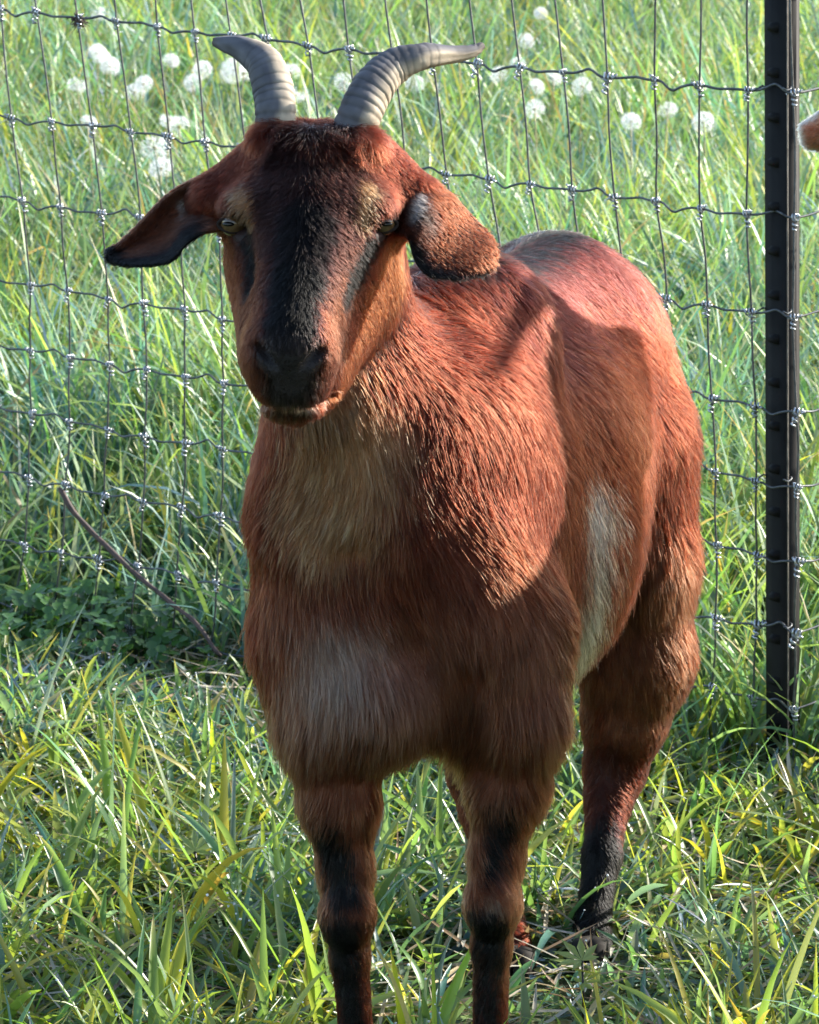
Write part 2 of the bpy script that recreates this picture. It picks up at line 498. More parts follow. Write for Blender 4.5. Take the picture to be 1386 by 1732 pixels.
def vert_normals(V, Q):
    fn = np.cross(V[Q[:, 2]] - V[Q[:, 0]], V[Q[:, 3]] - V[Q[:, 1]])
    n = np.zeros_like(V)
    for k in range(4): np.add.at(n, Q[:, k], fn)
    return n / (np.linalg.norm(n, axis=1)[:, None] + 1e-12)
BN = vert_normals(BV, BQ)
if ((BN * (BV - BV.mean(0))).sum(1)).mean() < 0:
    BQ = BQ[:, ::-1]; BN = -BN

# ------------------------------------------------------------------ coat pattern and some painted light: brush strokes in space
def seg_dist(P, a, b):
    a, b = np.asarray(a), np.asarray(b); ba = b - a
    t = np.clip(((P - a) @ ba) / (ba @ ba + 1e-12), 0, 1)
    return np.linalg.norm(P - a - t[:, None] * ba, axis=1)
def smooth01(x): x = np.clip(x, 0, 1); return x * x * (3 - 2 * x)
BASE = (0.051, 0.0088, 0.0029); BLACK = (0.0018, 0.0015, 0.0017); TAN = (0.26, 0.128, 0.058)
GREY = (0.35, 0.27, 0.225); DKBR = (0.013, 0.0050, 0.0034); ORANGE = (0.082, 0.0195, 0.0062); FADE = (0.125, 0.044, 0.023)
STROKES = [
    # body
    ((0.06, 3.68, 0.77), (0.19, 4.14, 0.75), 0.13, (0.020, 0.0042, 0.0017), 0.88),
    (W(560, 1010, 3.38), W(840, 1080, 3.40), 0.10, FADE, 0.22),
    (W(540, 1150, 3.38), W(860, 1170, 3.40), 0.085, FADE, 0.5),
    ((0.05, 3.63, 0.80), (0.16, 4.10, 0.785), 0.047, BLACK, 1.0),
    (W(560, 725, 3.38), W(545, 890, 3.38), 0.056, TAN, 0.62),
    (W(620, 760, 3.40), W(610, 880, 3.40), 0.050, TAN, 0.6),
    (W(545, 1120, 3.36), W(525, 1190, 3.37), 0.055, GREY, 0.24),
    (W(610, 1140, 3.36), W(640, 1190, 3.36), 0.062, GREY, 0.32),
    (W(720, 1100, 3.36), W(700, 1220, 3.37), 0.060, FADE, 0.8),
    (W(500, 1200, 3.42), W(570, 1280, 3.42), 0.055, FADE, 0.7),
    (W(600, 1230, 3.38), W(700, 1260, 3.38), 0.045, FADE, 0.8),
    (W(770, 1275, 3.43), W(775, 1290, 3.45), 0.030, TAN, 0.9),
    (W(970, 860, 3.66), W(966, 1190, 3.64), 0.046, (0.44, 0.38, 0.34), 0.95),
    (W(985, 860, 3.72), W(970, 1170, 3.69), 0.034, (0.44, 0.38, 0.34), 0.8),
    (W(1000, 1230, 3.75), W(1060, 1160, 3.9), 0.05, TAN, 0.7),  # lit rim of the belly underside painted tan
    (W(1110, 1040, 3.97), W(1090, 1200, 3.97), 0.09, FADE, 0.8),
    (W(880, 1090, 3.42), W(840, 1560, 3.42), 0.08, FADE, 0.7),
    (W(540, 1220, 3.40), W(585, 1560, 3.42), 0.06, FADE, 0.7),
    # front legs
    (W(846, 1390, 3.396), W(820, 1475, 3.390), 0.0245, BLACK, 1),
    (W(820, 1565, 3.393), W(822, 1850, 3.404), 0.0265, BLACK, 1),
    (W(838, 1580, 3.395), W(834, 1850, 3.402), 0.0200, BLACK, 1),
    (W(835, 1500, 3.39), W(850, 1510, 3.39), 0.018, FADE, 0.5),
    (W(556, 1425, 3.392), W(584, 1505, 3.384), 0.0240, BLACK, 1),
    (W(576, 1575, 3.385), W(590, 1850, 3.397), 0.0260, BLACK, 1),
    (W(825, 1528, 3.385), W(836, 1530, 3.385), 0.010, (0.13, 0.10, 0.08), 0.9),
    # hind legs
    (W(1020, 1330, 4.0), W(1010, 1420, 3.96), 0.055, (0.030, 0.007, 0.004), 0.9),
    (W(1014, 1440, 3.95), W(990, 1660, 3.86), 0.060, BLACK, 1.0),
    (W(800, 1320, 4.0), W(850, 1500, 3.93), 0.05, DKBR, 0.5),
    # face
    (W(535, 270, 3.33), W(500, 560, 3.26), 0.084, (0.026, 0.0076, 0.004), 0.82),
    (W(410, 430, 3.37), W(440, 620, 3.28), 0.055, (0.027, 0.0076, 0.004), 0.6),
    (W(560, 420, 3.32), W(545, 560, 3.28), 0.040, (0.032, 0.0092, 0.0046), 0.65),
    (W(535, 240, 3.33), W(530, 350, 3.31), 0.078, DKBR, 0.92),
    (W(520, 380, 3.30), W(505, 470, 3.27), 0.042, DKBR, 0.8),
    (W(515, 230, 3.35), W(640, 245, 3.37), 0.022, (0.085, 0.018, 0.008), 0.4),
    (W(400, 305, 3.34), W(414, 372, 3.325), 0.013, TAN, 0.75),
    (W(620, 310, 3.34), W(608, 368, 3.325), 0.013, TAN, 0.7),
    (W(392, 379, 3.345), W(398, 385, 3.34), 0.024, DKBR, 0.8),
    (W(646, 379, 3.345), W(650, 385, 3.34), 0.026, DKBR, 0.8),
    (W(520, 360, 3.30), W(500, 480, 3.26), 0.026, BLACK, 0.7),
    (W(498, 470, 3.255), W(490, 610, 3.20), 0.028, BLACK, 1.0),
    (W(412, 405, 3.33), W(432, 490, 3.30), 0.014, BLACK, 1),
    (W(622, 410, 3.33), W(596, 500, 3.29), 0.017, BLACK, 1),
    (W(490, 605, 3.215), W(490, 668, 3.225), 0.031, (0.017, 0.014, 0.014), 0.95),
    (W(537, 592, 3.215), W(514, 622, 3.21), 0.005, (0.001, 0.001, 0.001), 1),  # shade of nostrils and lip groove put into the colour
    (W(446, 588, 3.215), W(464, 620, 3.21), 0.005, (0.001, 0.001, 0.001), 1),
    (W(490, 632, 3.21), W(491, 676, 3.22), 0.004, (0.002, 0.0015, 0.0015), 1),
    (W(440, 560, 3.26), W(445, 640, 3.26), 0.022, ORANGE, 0.35),
    (W(668, 480, 3.39), W(600, 655, 3.34), 0.056, ORANGE, 0.9),  # sunlight on this cheek put into the colour as orange
    (W(455, 600, 3.22), W(525, 600, 3.22), 0.020, (0.010, 0.0075, 0.0075), 0.9),
    (W(438, 678, 3.285), W(490, 699, 3.245), 0.0060, (0.16, 0.12, 0.085), 0.6),
    (W(490, 699, 3.245), W(562, 658, 3.300), 0.0072, (0.30, 0.22, 0.16), 0.85),
    (W(475, 712, 3.265), W(520, 710, 3.265), 0.014, (0.045, 0.03, 0.025), 0.9),
]
_cell = np.random.default_rng(77).random(4096)
def cell_rand(P, size):
    k = np.floor(P / size).astype(np.int64)
    return _cell[(k[:, 0] * 73856093 ^ k[:, 1] * 19349663 ^ k[:, 2] * 83492791) & 4095]
def paint(P, ragged=0.0):
    C = np.tile(np.array(BASE), (len(P), 1))
    nz_ = snoise(P, 9.0, 11) * 0.5 + snoise(P, 22.0, 12) * 0.4
    C *= (1 + 0.12 * snoise(P, 5.0, 14))[:, None]
    rag = ragged * (cell_rand(P * np.array([1, 1, 0.3]), 0.007) - 0.5)
    for a, b_, r, col, s in STROKES:
        d = seg_dist(P, a, b_) / r * (1 + 0.16 * nz_) + rag
        w = (s * smooth01((1.0 - d) / 0.42))[:, None]
        C = C * (1 - w) + np.array(col) * w
    return np.clip(C, 0.004, 0.95)

HEADC = (W(535, 270, 3.39), W(500, 640, 3.29))
NOSE = [(W(490, 622, 3.22), 0.017), (W(490, 645, 3.22), 0.015), (W(527, 607, 3.22), 0.012), (W(454, 604, 3.22), 0.012)]
def hair_params(P, Nn):
    """length, lift angle, flow for coat roots"""
    n = len(P)
    Lh = np.full(n, 0.022); lift = np.full(n, 0.18)
    dh = seg_dist(P, *HEADC)
    wh = smooth01((0.125 - dh) / 0.03) * smooth01((3.475 - P[:, 1]) / 0.03) * smooth01((P[:, 2] - 0.70) / 0.03)
    # chest and belly fringe, thighs
    Lh += 0.006 * smooth01((0.56 - P[:, 2]) / 0.1) * smooth01((P[:, 2] - 0.33) / 0.05)
    # legs
    wl = smooth01((0.40 - P[:, 2]) / 0.12)
    Lh = Lh * (1 - wl) + 0.016 * wl
    wl2 = smooth01((0.27 - P[:, 2]) / 0.06)
    Lh = Lh * (1 - wl2) + 0.0075 * wl2; lift = lift * (1 - 0.3 * wl2)
    wd = smooth01((P[:, 2] - 0.72) / 0.05) * (1 - wh)
    Lh -= 0.005 * wd
    Lh = Lh * (1 - wh) + 0.0070 * wh
    lift = lift * (1 - wh) + 0.34 * wh
    poll = smooth01(1 - seg_dist(P, W(470, 228, 3.38), W(605, 238, 3.38)) / 0.042)
    Lh += 0.016 * poll; lift += 0.35 * poll
    fore = smooth01(1 - seg_dist(P, W(540, 260, 3.33), W(520, 420, 3.29)) / 0.06)
    Lh += 0.004 * fore
    dn = np.min([np.linalg.norm(P - c, axis=1) / r for c, r in NOSE], axis=0)
    Lh *= np.clip((dn - 0.9) / 0.35, 0.12, 1.0)
    tuft = smooth01(1 - seg_dist(P, W(760, 1270, 3.44), W(780, 1285, 3.46)) / 0.04)
    Lh += 0.018 * tuft
    back = np.array([math.sin(YAW), math.cos(YAW), 0])
    fl = np.tile(np.array([0, 0, -1.0]), (n, 1)) + back * 0.42
    # chest: strands fan outwards from the middle; face: downwards and out to the sides
    side = np.tanh((P[:, 0] + 0.05) / 0.04)[:, None] * np.array([1.0, 0, 0])
    ch = (smooth01((3.56 - P[:, 1]) / 0.08) * (1 - wh) * smooth01((0.75 - P[:, 2]) / 0.1))[:, None]
    fl = fl * (1 - 0.0 * ch) + side * 0.18 * ch - back * 0.35 * ch
    fdir_ = np.array([0.02, 0.2, -1.0]) + np.tanh((P[:, 0] + 0.095) / 0.025)[:, None] * np.array([0.45, 0, 0])
    fl = fl * (1 - wh[:, None]) + fdir_ * wh[:, None]
    fl = fl + 0.8 * poll[:, None] * np.stack([snoise(P, 25, 31), -np.ones(n) * 0.6, snoise(P, 25, 32)], -1)
    sw = np.stack([snoise(P, 6.5, 21), snoise(P, 6.5, 22), 0.5 * snoise(P, 6.5, 23)], -1) * 0.42
    fl = fl + sw
    fl = fl - Nn * (fl * Nn).sum(1)[:, None]
    fl /= np.linalg.norm(fl, axis=1)[:, None] + 1e-9
    return Lh, lift, fl, wh

def sample_surface(V, Q, n, dens):
    T = np.vstack([Q[:, [0, 1, 2]], Q[:, [0, 2, 3]]])
    a, b_, c = V[T[:, 0]], V[T[:, 1]], V[T[:, 2]]
    ar = 0.5 * np.linalg.norm(np.cross(b_ - a, c - a), axis=1)
    cen = (a + b_ + c) / 3
    w = ar * dens(cen, T)
    pick = rng.choice(len(T), n, p=w / w.sum())
    u = rng.random((n, 2)); m = u.sum(1) > 1; u[m] = 1 - u[m]
    return T[pick], u

def hair_object(name, P, Nn, Lh, lift, fl, col, rad, clump, amt, parent, wob=0.07, origin=None, pale=0.10):
    n, K = len(P), 5
    Lh = Lh * (0.5 + 0.85 * rng.random(n))
    lift = lift + np.where(rng.random(n) < 0.06, 0.25 * rng.random(n), 0)
    g = rng.choice(n, max(8, int(n * clump)), replace=False)
    kd = kdtree.KDTree(len(g))
    for i_, gi in enumerate(g): kd.insert(P[gi], i_)
    kd.balance()
    near = np.array([g[kd.find(p)[1]] for p in P])
    t = np.linspace(0, 1, K)[None, :, None]
    def shape(i_):
        return Lh[i_][:, None, None] * (fl[i_][:, None] * np.cos(lift[i_])[:, None, None] * t
               + Nn[i_][:, None] * np.sin(lift[i_])[:, None, None] * (t - 0.42 * t * t)
               + np.array([0, 0, -1.0]) * 0.10 * t * t)
    own = P[:, None] + shape(np.arange(n))
    gui = P[near][:, None] + shape(near)
    am = (amt * (0.6 + 0.5 * rng.random(n)))[:, None, None] * t ** 1.3
    pos = own + (gui - own) * am
    pos += rng.normal(size=(n, 1, 3)) * (Lh[:, None, None] * wob) * t ** 1.2
    pos += rng.normal(size=(n, K, 3)) * (Lh[:, None, None] * 0.012) * t
    # colour: strand and clump variation
    cv = (0.62 + 0.76 * rng.random(n))[near] * (0.84 + 0.32 * rng.random(n))
    cv = np.where((rng.random(n) < pale)[near], cv * 1.6, cv)
    c4 = np.ones((n, 4), np.float32); c4[:, :3] = np.clip(col * cv[:, None], 0.003, 0.95)
    hc = bpy.data.hair_curves.new(name)
    hc.add_curves([K] * n)
    o0 = GROOT if origin is None else origin
    hc.attributes['position'].data.foreach_set('vector', (pos - o0).astype(np.float32).ravel())
    ra = hc.attributes.get('radius') or hc.attributes.new('radius', 'FLOAT', 'POINT')
    rr = (np.asarray(rad) if np.ndim(rad) else np.full(n, rad))[:, None] * np.array([1.0, 1.0, 0.85, 0.62, 0.25])[None]
    ra.data.foreach_set('value', rr.astype(np.float32).ravel())
    ca = hc.attributes.new('col', 'FLOAT_COLOR', 'CURVE')
    ca.data.foreach_set('color', c4.ravel())
    hc.materials.append(M['hair'])
    return link(name, hc, None, parent)

# ------------------------------------------------------------------ goat: objects
goat = empty('goat', GROOT)
tag(goat, 'reddish brown horned goat with black nose stripe facing out from the fence', 'goat', 'goats in the pasture')
BC = paint(BV)
body = link('body', mesh_from('goat_body', BV - GROOT, BQ, cols=BC * 0.8), M['skin'], goat)

def dens_body(cen, T):
    n_ = BN[T[:, 0]]
    view = (cen - CAM); view /= np.linalg.norm(view, axis=1)[:, None]
    d = np.where((n_ * -view).sum(1) > -0.30, 1.0, 0.30)     # the far flank carries fewer strands
    dh = seg_dist(cen, *HEADC)
    d = d * np.where((dh < 0.115) & (cen[:, 1] < 3.46) & (cen[:, 2] > 0.7), 3.6, 1.0)
    d = d * np.where(cen[:, 2] < 0.27, 1.9, 1.0)
    return d
NH = 520000
Tri, uu = sample_surface(BV, BQ, NH, dens_body)
ww = np.stack([1 - uu.sum(1), uu[:, 0], uu[:, 1]], -1)
HP = (BV[Tri] * ww[:, :, None]).sum(1)
HN = (BN[Tri] * ww[:, :, None]).sum(1); HN /= np.linalg.norm(HN, axis=1)[:, None]
Lh, lift, fl, wh = hair_params(HP, HN)
keep = np.ones(len(HP), bool)
for e_ in EYES: keep &= np.linalg.norm(HP - e_ - np.array([0, -0.006, 0]), axis=1) > 0.015
HP, HN, Lh, lift, fl, wh = [q[keep] for q in (HP, HN, Lh, lift, fl, wh)]
jit = np.where(wh > 0.3, 0.003, np.where(HP[:, 2] < 0.32, 0.003, 0.009))[:, None]
hcol = paint(HP + rng.normal(size=HP.shape) * jit, np.where(wh > 0.3, 0.15, 0.55))
face = wh > 0.5
hr = np.where(face, 0.00020, 0.00029)
hair_object('coat', HP[~face], HN[~face], Lh[~face], lift[~face], fl[~face], hcol[~face], hr[~face], 0.04, 0.36, body)
hair_object('face_hair', HP[face], HN[face], Lh[face], lift[face], fl[face], hcol[face], hr[face], 0.06, 0.45, body, wob=0.10, pale=0.02)

# ears
def ear(A, B, bulge, thick, name, parent, colf, outward):
    A, B = spline([W(*p) for p in A], 22), spline([W(*p) for p in B], 22)
    K = 12; v = np.linspace(0, 1, K)[None, :, None]
    P = A[:, None] * (1 - v) + B[:, None] * v
    bl = np.sin(np.pi * v[..., 0]) * np.sin(np.pi * np.clip(np.linspace(0.15, 1, 22), 0, 1))[:, None] ** 0.6
    P = P + np.array(bulge) * bl[..., None]
    # round the tip
    P[-1] = P[-1].mean(0) * 0.35 + P[-1] * 0.65
    du, dv = np.gradient(P, axis=0), np.gradient(P, axis=1)
    nn = np.cross(du, dv); nn /= np.linalg.norm(nn, axis=-1)[..., None] + 1e-12
    if (nn[..., 1].mean()) > 0: nn = -nn                       # front side looks at -Y
    ed = np.minimum(np.sin(np.pi * v[..., 0]) * 2.2, 1.0) * np.ones((22, 1)); ed[-1] = 0
    th = (0.0012 + thick * ed)[..., None]
    Fp, Bp = P + nn * th, P - nn * th
    V = np.vstack([Fp.reshape(-1, 3), Bp.reshape(-1, 3)]); m = 22 * K
    i, j = np.meshgrid(np.arange(21), np.arange(K - 1), indexing='ij')
    q = np.stack([i * K + j, (i + 1) * K + j, (i + 1) * K + j + 1, i * K + j + 1], -1).reshape(-1, 4)
    cx = np.cross(V[q[0, 1]] - V[q[0, 0]], V[q[0, 3]] - V[q[0, 0]])
    if cx @ nn[0, 0] < 0: q = q[:, ::-1]
    qs = [q, q[:, ::-1] + m]
    rim = [(i_, 0) for i_ in range(22)] + [(21, j_) for j_ in range(1, K)] + [(i_, K - 1) for i_ in range(20, -1, -1)]
    ids = np.array([a * K + b_ for a, b_ in rim])
    qs.append(np.stack([ids[:-1], ids[:-1] + m, ids[1:] + m, ids[1:]], -1))
    Q = np.vstack(qs)
    uv = np.stack(np.meshgrid(np.linspace(0, 1, 22), np.linspace(0, 1, K), indexing='ij'), -1).reshape(-1, 2)
    uvs = np.vstack([uv, uv]); sidef = np.r_[np.ones(m), -np.ones(m)]
    C = colf(uvs[:, 0], uvs[:, 1], sidef, V)
    o = link(name, mesh_from('goat_ear', V - GROOT, Q, cols=C * 0.8), M['skin'], parent)
    Nv = vert_normals(V, Q)
    if (Nv[:m] * nn.reshape(-1, 3)).sum() < 0: Nv = -Nv
    Tr, u2 = sample_surface(V, Q, 16000, lambda c, t: np.ones(len(t)))
    w2 = np.stack([1 - u2.sum(1), u2[:, 0], u2[:, 1]], -1)
    P2 = (V[Tr] * w2[..., None]).sum(1); N2 = (Nv[Tr] * w2[..., None]).sum(1); N2 /= np.linalg.norm(N2, axis=1)[:, None] + 1e-9
    uv2 = (uvs[Tr] * w2[..., None]).sum(1); s2 = sidef[Tr[:, 0]]
    C2 = colf(uv2[:, 0], uv2[:, 1], s2, P2)
    d2 = (A[-1] + B[-1]) / 2 - (A[0] + B[0]) / 2; d2 /= np.linalg.norm(d2)
    f2 = np.tile(d2, (len(P2), 1)) + rng.normal(size=P2.shape) * 0.15
    f2 -= N2 * (f2 * N2).sum(1)[:, None]; f2 /= np.linalg.norm(f2, axis=1)[:, None] + 1e-9
    L2 = np.full(len(P2), 0.0055)
    inner = (s2 > 0) & (uv2[:, 0] < 0.38)
    L2[inner] = 0.010
    hair_object('ear_hair', P2, N2, L2, np.full(len(P2), 0.26), f2, C2, 0.00026, 0.05, 0.4, o, wob=0.12)
    return o

def ear_col(u, v, s, P, tipdark=1.0, edge=(0.7, 1.2), white=(0.36, 0.45), body_c=(0.085, 0.028, 0.014)):
    C = np.tile(np.array(body_c), (len(u), 1)) * (1 + 0.15 * snoise(P, 30, 5))[:, None]
    wtip = smooth01((u - 0.80) / 0.12)[:, None] * tipdark
    wed = smooth01((v - edge[0]) / 0.22)[:, None] * smooth01((u - 0.15) / 0.1)[:, None]
    wd = np.maximum(wtip, wed)
    C = C * (1 - wd) + np.array(BLACK) * wd
    dk = (smooth01(1 - np.hypot((u - 0.22) / 0.26, (v - 0.62) / 0.40)) * (s > 0))[:, None]
    C = C * (1 - dk) + np.array((0.02, 0.014, 0.012)) * dk
    ww_ = (smooth01(1.6 - 2 * np.hypot((u - white[0]) / 0.065, (v - white[1]) / 0.42)) * (s > 0))[:, None]
    return C * (1 - ww_) + np.array((0.24, 0.22, 0.21)) * ww_

EAR_A = [(440, 250, 3.405), (352, 292, 3.41), (290, 325, 3.415), (240, 374, 3.405), (205, 409, 3.395), (179, 424, 3.385)]
EAR_B = [(402, 388, 3.375), (352, 392, 3.362), (318, 409, 3.355), (288, 441, 3.352), (238, 448, 3.362), (186, 446, 3.380)]
ear_r = ear(EAR_A, EAR_B, (0, 0.042, 0), 0.0022, 'ear', goat, lambda u, v, s, P: ear_col(u, v, s, P), 1)
EAL_A = [(640, 258, 3.405), (722, 300, 3.405), (765, 330, 3.410), (800, 368, 3.410), (830, 400, 3.400), (840, 424, 3.392)]
EAL_B = [(672, 392, 3.375), (690, 404, 3.352), (704, 444, 3.345), (728, 467, 3.343), (778, 471, 3.350), (833, 459, 3.372)]
ear_l = ear(EAL_A, EAL_B, (0.002, -0.006, 0.002), 0.0022, 'ear', goat,
            lambda u, v, s, P: ear_col(u, v, s, P, tipdark=0.0, edge=(0.74, 1.2), white=(0.16, 0.55), body_c=(0.052, 0.0125, 0.0055)) , 1)

# horns
def horn(px, sunlit_dir):
    """px: (x, y, Y, half width in pixels)"""
    pts = np.array([[*W(x, y, Y_), 1.04 * w / FPX * (Y_ * cp + 0.1)] for x, y, Y_, w in px])
    NP = 260
    S = spline(pts, NP); P, r = S[:, :3], S[:, 3]
    s = np.r_[0, np.cumsum(np.linalg.norm(np.diff(P, axis=0), axis=1))]; u = s / s[-1]
    gr = np.random.default_rng(len(px)); pos_, q_ = [], 0.004
    while q_ < s[-1] * 0.72:
        pos_.append((q_, gr.uniform(0.5, 1.0))); q_ += gr.uniform(0.0055, 0.0115)
    groove0 = np.zeros(NP); swell = np.zeros(NP)
    for c_, d_ in pos_:
        groove0 += d_ * np.exp(-((s - c_) / 0.0011) ** 2); swell += d_ * np.exp(-((s - c_ - 0.003) / 0.0025) ** 2)
    r = r * (1 + (0.030 * swell - 0.055 * groove0) * np.clip(1.25 - 1.1 * u, 0.2, 1))
    V, Q, T = tube(P, r, 28, True, 1.15)
    nv = len(V) - 2
    th = np.repeat(np.arange(NP), 28)
    nrm = V[:nv] - P[th]; nrm /= np.linalg.norm(nrm, axis=1)[:, None] + 1e-9
    # lengthwise seams and chips
    V[:nv] += nrm * (0.0006 * snoise(np.c_[nrm * 0.8, u[th] * 0.8], 5, 8))[:, None]
    C = np.tile(np.array((0.072, 0.070, 0.078)), (len(V), 1))
    pw = smooth01((nrm @ np.array(sunlit_dir) - 0.15) / 0.5 + 0.35 * snoise(V[:nv], 40, 9))[:, None] * 0.75
    C[:nv] = C[:nv] * (1 - pw) + np.array((0.42, 0.34, 0.24)) * pw  # cream of the sunlit side mixed into the horn grey
    groove = np.clip(groove0, 0, 1)[th][:, None] * np.clip(1.2 - u[th], 0, 1)[:, None]
    C[:nv] *= (1 + 0.22 * snoise(np.c_[nrm * 1.2, s[th] * 8], 3, 18))[:, None]
    C[:nv] = C[:nv] * (1 - groove * 0.45)
    tp = smooth01((u[th] - 0.93) / 0.07)[:, None]
    C[:nv] = C[:nv] * (1 - tp) + np.array((0.07, 0.06, 0.055)) * tp
    return link('horn', mesh_from('goat_horn', V - GROOT, Q, T, cols=C), M['horn'], goat)
horn([(472, 268, 3.43, 28), (467, 205, 3.405, 29), (463, 155, 3.42, 29), (447, 108, 3.44, 26), (413, 83, 3.46, 19), (385, 75, 3.475, 13), (365, 70, 3.488, 7.5)], (0.9, -0.2, 0.1))
horn([(585, 272, 3.43, 31), (602, 212, 3.405, 32), (627, 155, 3.42, 31), (664, 114, 3.44, 26), (712, 96, 3.45, 19), (765, 92, 3.475, 12.5), (800, 86, 3.49, 9), (817, 76, 3.498, 5)], (0.75, -0.2, -0.5))

# eyes
def uv_ball(c, r, nu=20, nv=12, sc=(1, 1, 1)):
    a = np.linspace(0, np.pi, nv); b_ = np.arange(nu) / nu * 2 * np.pi
    V = np.stack([np.sin(a)[:, None] * np.cos(b_), np.sin(a)[:, None] * np.sin(b_), np.cos(a)[:, None] * np.ones(nu)], -1)
    V = V.reshape(-1, 3) * r * np.array(sc) + np.array(c)
    i, j = np.meshgrid(np.arange(nv - 1), np.arange(nu), indexing='ij'); j2 = (j + 1) % nu
    return V, np.stack([i * nu + j, (i + 1) * nu + j, (i + 1) * nu + j2, i * nu + j2], -1).reshape(-1, 4), []
for e_, sx in zip(EYES, (-1, 1)):
    c = e_ + np.array([0, 0.0085, 0]) - GROOT
    eb = link('eye', mesh_from('eyeball', *uv_ball(c, 0.0125)), M['iris'], goat)
    out = np.array([sx * 0.35, -0.93, 0.05]); out /= np.linalg.norm(out)
    pc = c + out * 0.0118
    link('pupil', mesh_from('pupil', *uv_ball(pc, 1.0, 14, 8, (0.0058, 0.0030, 0.0022))), M['pupil'], eb)
    th = np.linspace(0, 2 * np.pi, 25)
    loop = np.stack([np.cos(th) * 0.0138, np.full(25, -0.0085) + 0.006 * np.cos(th) ** 2, np.sin(th) * 0.0062 - 0.001], -1) + c
    V, Q, T = tube(loop, 0.0019, 6, False)
    link('eyelid', mesh_from('eyelid', V, Q, T), M['lid'], eb)

# hooves: two pointed toes each
def hoof_mesh(sgn):
    prof = np.array([(-0.030, 0.0), (0.030, 0.0), (0.022, 0.040), (-0.010, 0.042)])   # forward(-) .. back, height
    V = []
    for x in (0.002 * sgn, 0.021 * sgn):
        k = 1.0 if x == 0.002 * sgn else 0.82
        V += [(x, p[0] * k, p[1] * (1 if k == 1 else 0.92)) for p in prof]
    Q = [(0, 1, 2, 3), (4, 7, 6, 5), (0, 4, 5, 1), (1, 5, 6, 2), (2, 6, 7, 3), (3, 7, 4, 0)]
    return np.array(V), Q
hm = [mesh_from('hoof_toe', *hoof_mesh(1), smooth=False), mesh_from('hoof_toe', *hoof_mesh(-1), smooth=False)]
for lg in (LFR, LFL, HR, HL):
    p = lg[-1][0]
    for m_ in hm:
        o = link('hoof', m_, M['hoof'], goat)
        o.location = (p[0] - GROOT[0], p[1] - GROOT[1] - 0.004, -0.004); o.rotation_euler.z = -YAW; o.scale = (0.85, 0.85, 0.8)

# second goat: stands beyond the right edge, only its ear tip shows by the post
tip = (W(*EAR_A[-1]) + W(*EAR_B[-1])) / 2 - GROOT
S2 = 1.04
want = G(1353, 226, tip[2] * S2)
goat2 = empty('goat', want - tip * S2 * np.array([1, -1, 1]))
goat2.scale = (S2, -S2, S2)
tag(goat2, 'second goat whose pink ear tip pokes in beside the black post', 'goat', 'goats in the pasture')
def copy_children(src, dst):
    for ch in list(src.children):
        c = ch.copy(); COL.objects.link(c); c.parent = dst
        copy_children(ch, c)
    return dst
copy_children(goat, goat2)
for ch in list(goat2.children):       # its sunlit coloured ear replaces the dark edged copy
    if ch.data == ear_r.data:
        for g in list(ch.children): bpy.data.objects.remove(g)
        bpy.data.objects.remove(ch)
def sunlit_ear(u, v, s, P):
    C = np.tile(np.array((0.48, 0.17, 0.10)), (len(u), 1))  # pink of sun through the ear put into the colour
    w = (1 - smooth01(np.minimum(np.minimum(v, 1 - v) / 0.16, (1 - u) / 0.10)))[:, None]
    return C * (1 - w) + np.array((0.62, 0.52, 0.44)) * w
ear(EAR_A[:3] + [(240, 362, 3.405), (205, 395, 3.395), (181, 416, 3.385)], EAR_B[:3] + [(285, 462, 3.352), (236, 476, 3.362), (190, 462, 3.380)],
    (0, 0.020, 0), 0.0022, 'ear', goat2, sunlit_ear, 1)

# ------------------------------------------------------------------ wire fence
ROWX = {0: [1.5, 62, 132, 197, 267, 329, 391, 452, 522, 590, 663, 734, 807, 879, 952, 1027, 1108, 1183, 1265, 1343],
        1: [20, 88, 156, 221, 286, 348, 415, 482, 550, 618, 687, 755, 827, 896, 969, 1040, 1111, 1185, 1263, 1345]}
ROWY = {0: [15, 21, 30, 36, 45, 54, 59, 66, 78, 83, 91, 105, 107, 113, 122, 131, 135, 144, 152, 157],
        1: [200, 206, 212, 223, 232, 239, 250, 259, 268, 277, 286, 295, 303, 311, 321, 334, 340, 353, 362, 368]}
PART = {2: ([39, 103, 173, 238, 305, 371], [340, 350, 361, 368, 382, 392], [1197, 1271, 1342], [516, 528, 537]),
        3: ([51, 114, 182, 242, 313, 377], [482, 492, 506, 514, 524, 541], [1205, 1279, 1348], [675, 687, 697]),
        4: ([52, 118, 185, 247, 313, 378], [593, 605, 617, 625, 638, 649], [1211, 1279, 1348], [798, 814, 824]),
        5: ([54, 118, 182, 245, 313, 377], [700, 713, 727, 739, 750, 760], [1213, 1281, 1350], [923, 939, 951]),
        6: ([49, 110, 177, 242, 308, 373], [808, 820, 838, 849, 859, 873], [1211, 1281, 1346], [1046, 1057, 1071]),
        7: ([42, 104, 167, 234, 300, 367], [922, 935, 946, 959, 971, 987], [1205, 1275, 1342], [1162, 1180, 1200]),
        8: ([24, 92, 156, 222, 291, 357], [1028, 1040, 1052, 1064, 1080, 1099], [1200, 1272, 1341], [1272, 1290, 1308])}
for k, (lx, ly, rx, ry) in PART.items():
    mid = np.linspace(0, 1, 13)[1:-1]
    ROWX[k] = lx + list(lx[-1] + (rx[0] - lx[-1]) * mid) + rx
    ROWY[k] = ly + list(ly[-1] + (ry[0] - ly[-1]) * mid) + ry
KN = np.zeros((9, 20, 3))
for k in range(9):
    for i_ in range(20):
        KN[k, i_] = fence_pt(ROWX[k][i_], ROWY[k][i_], 0.004 * math.sin(i_ * 0.9 + k))
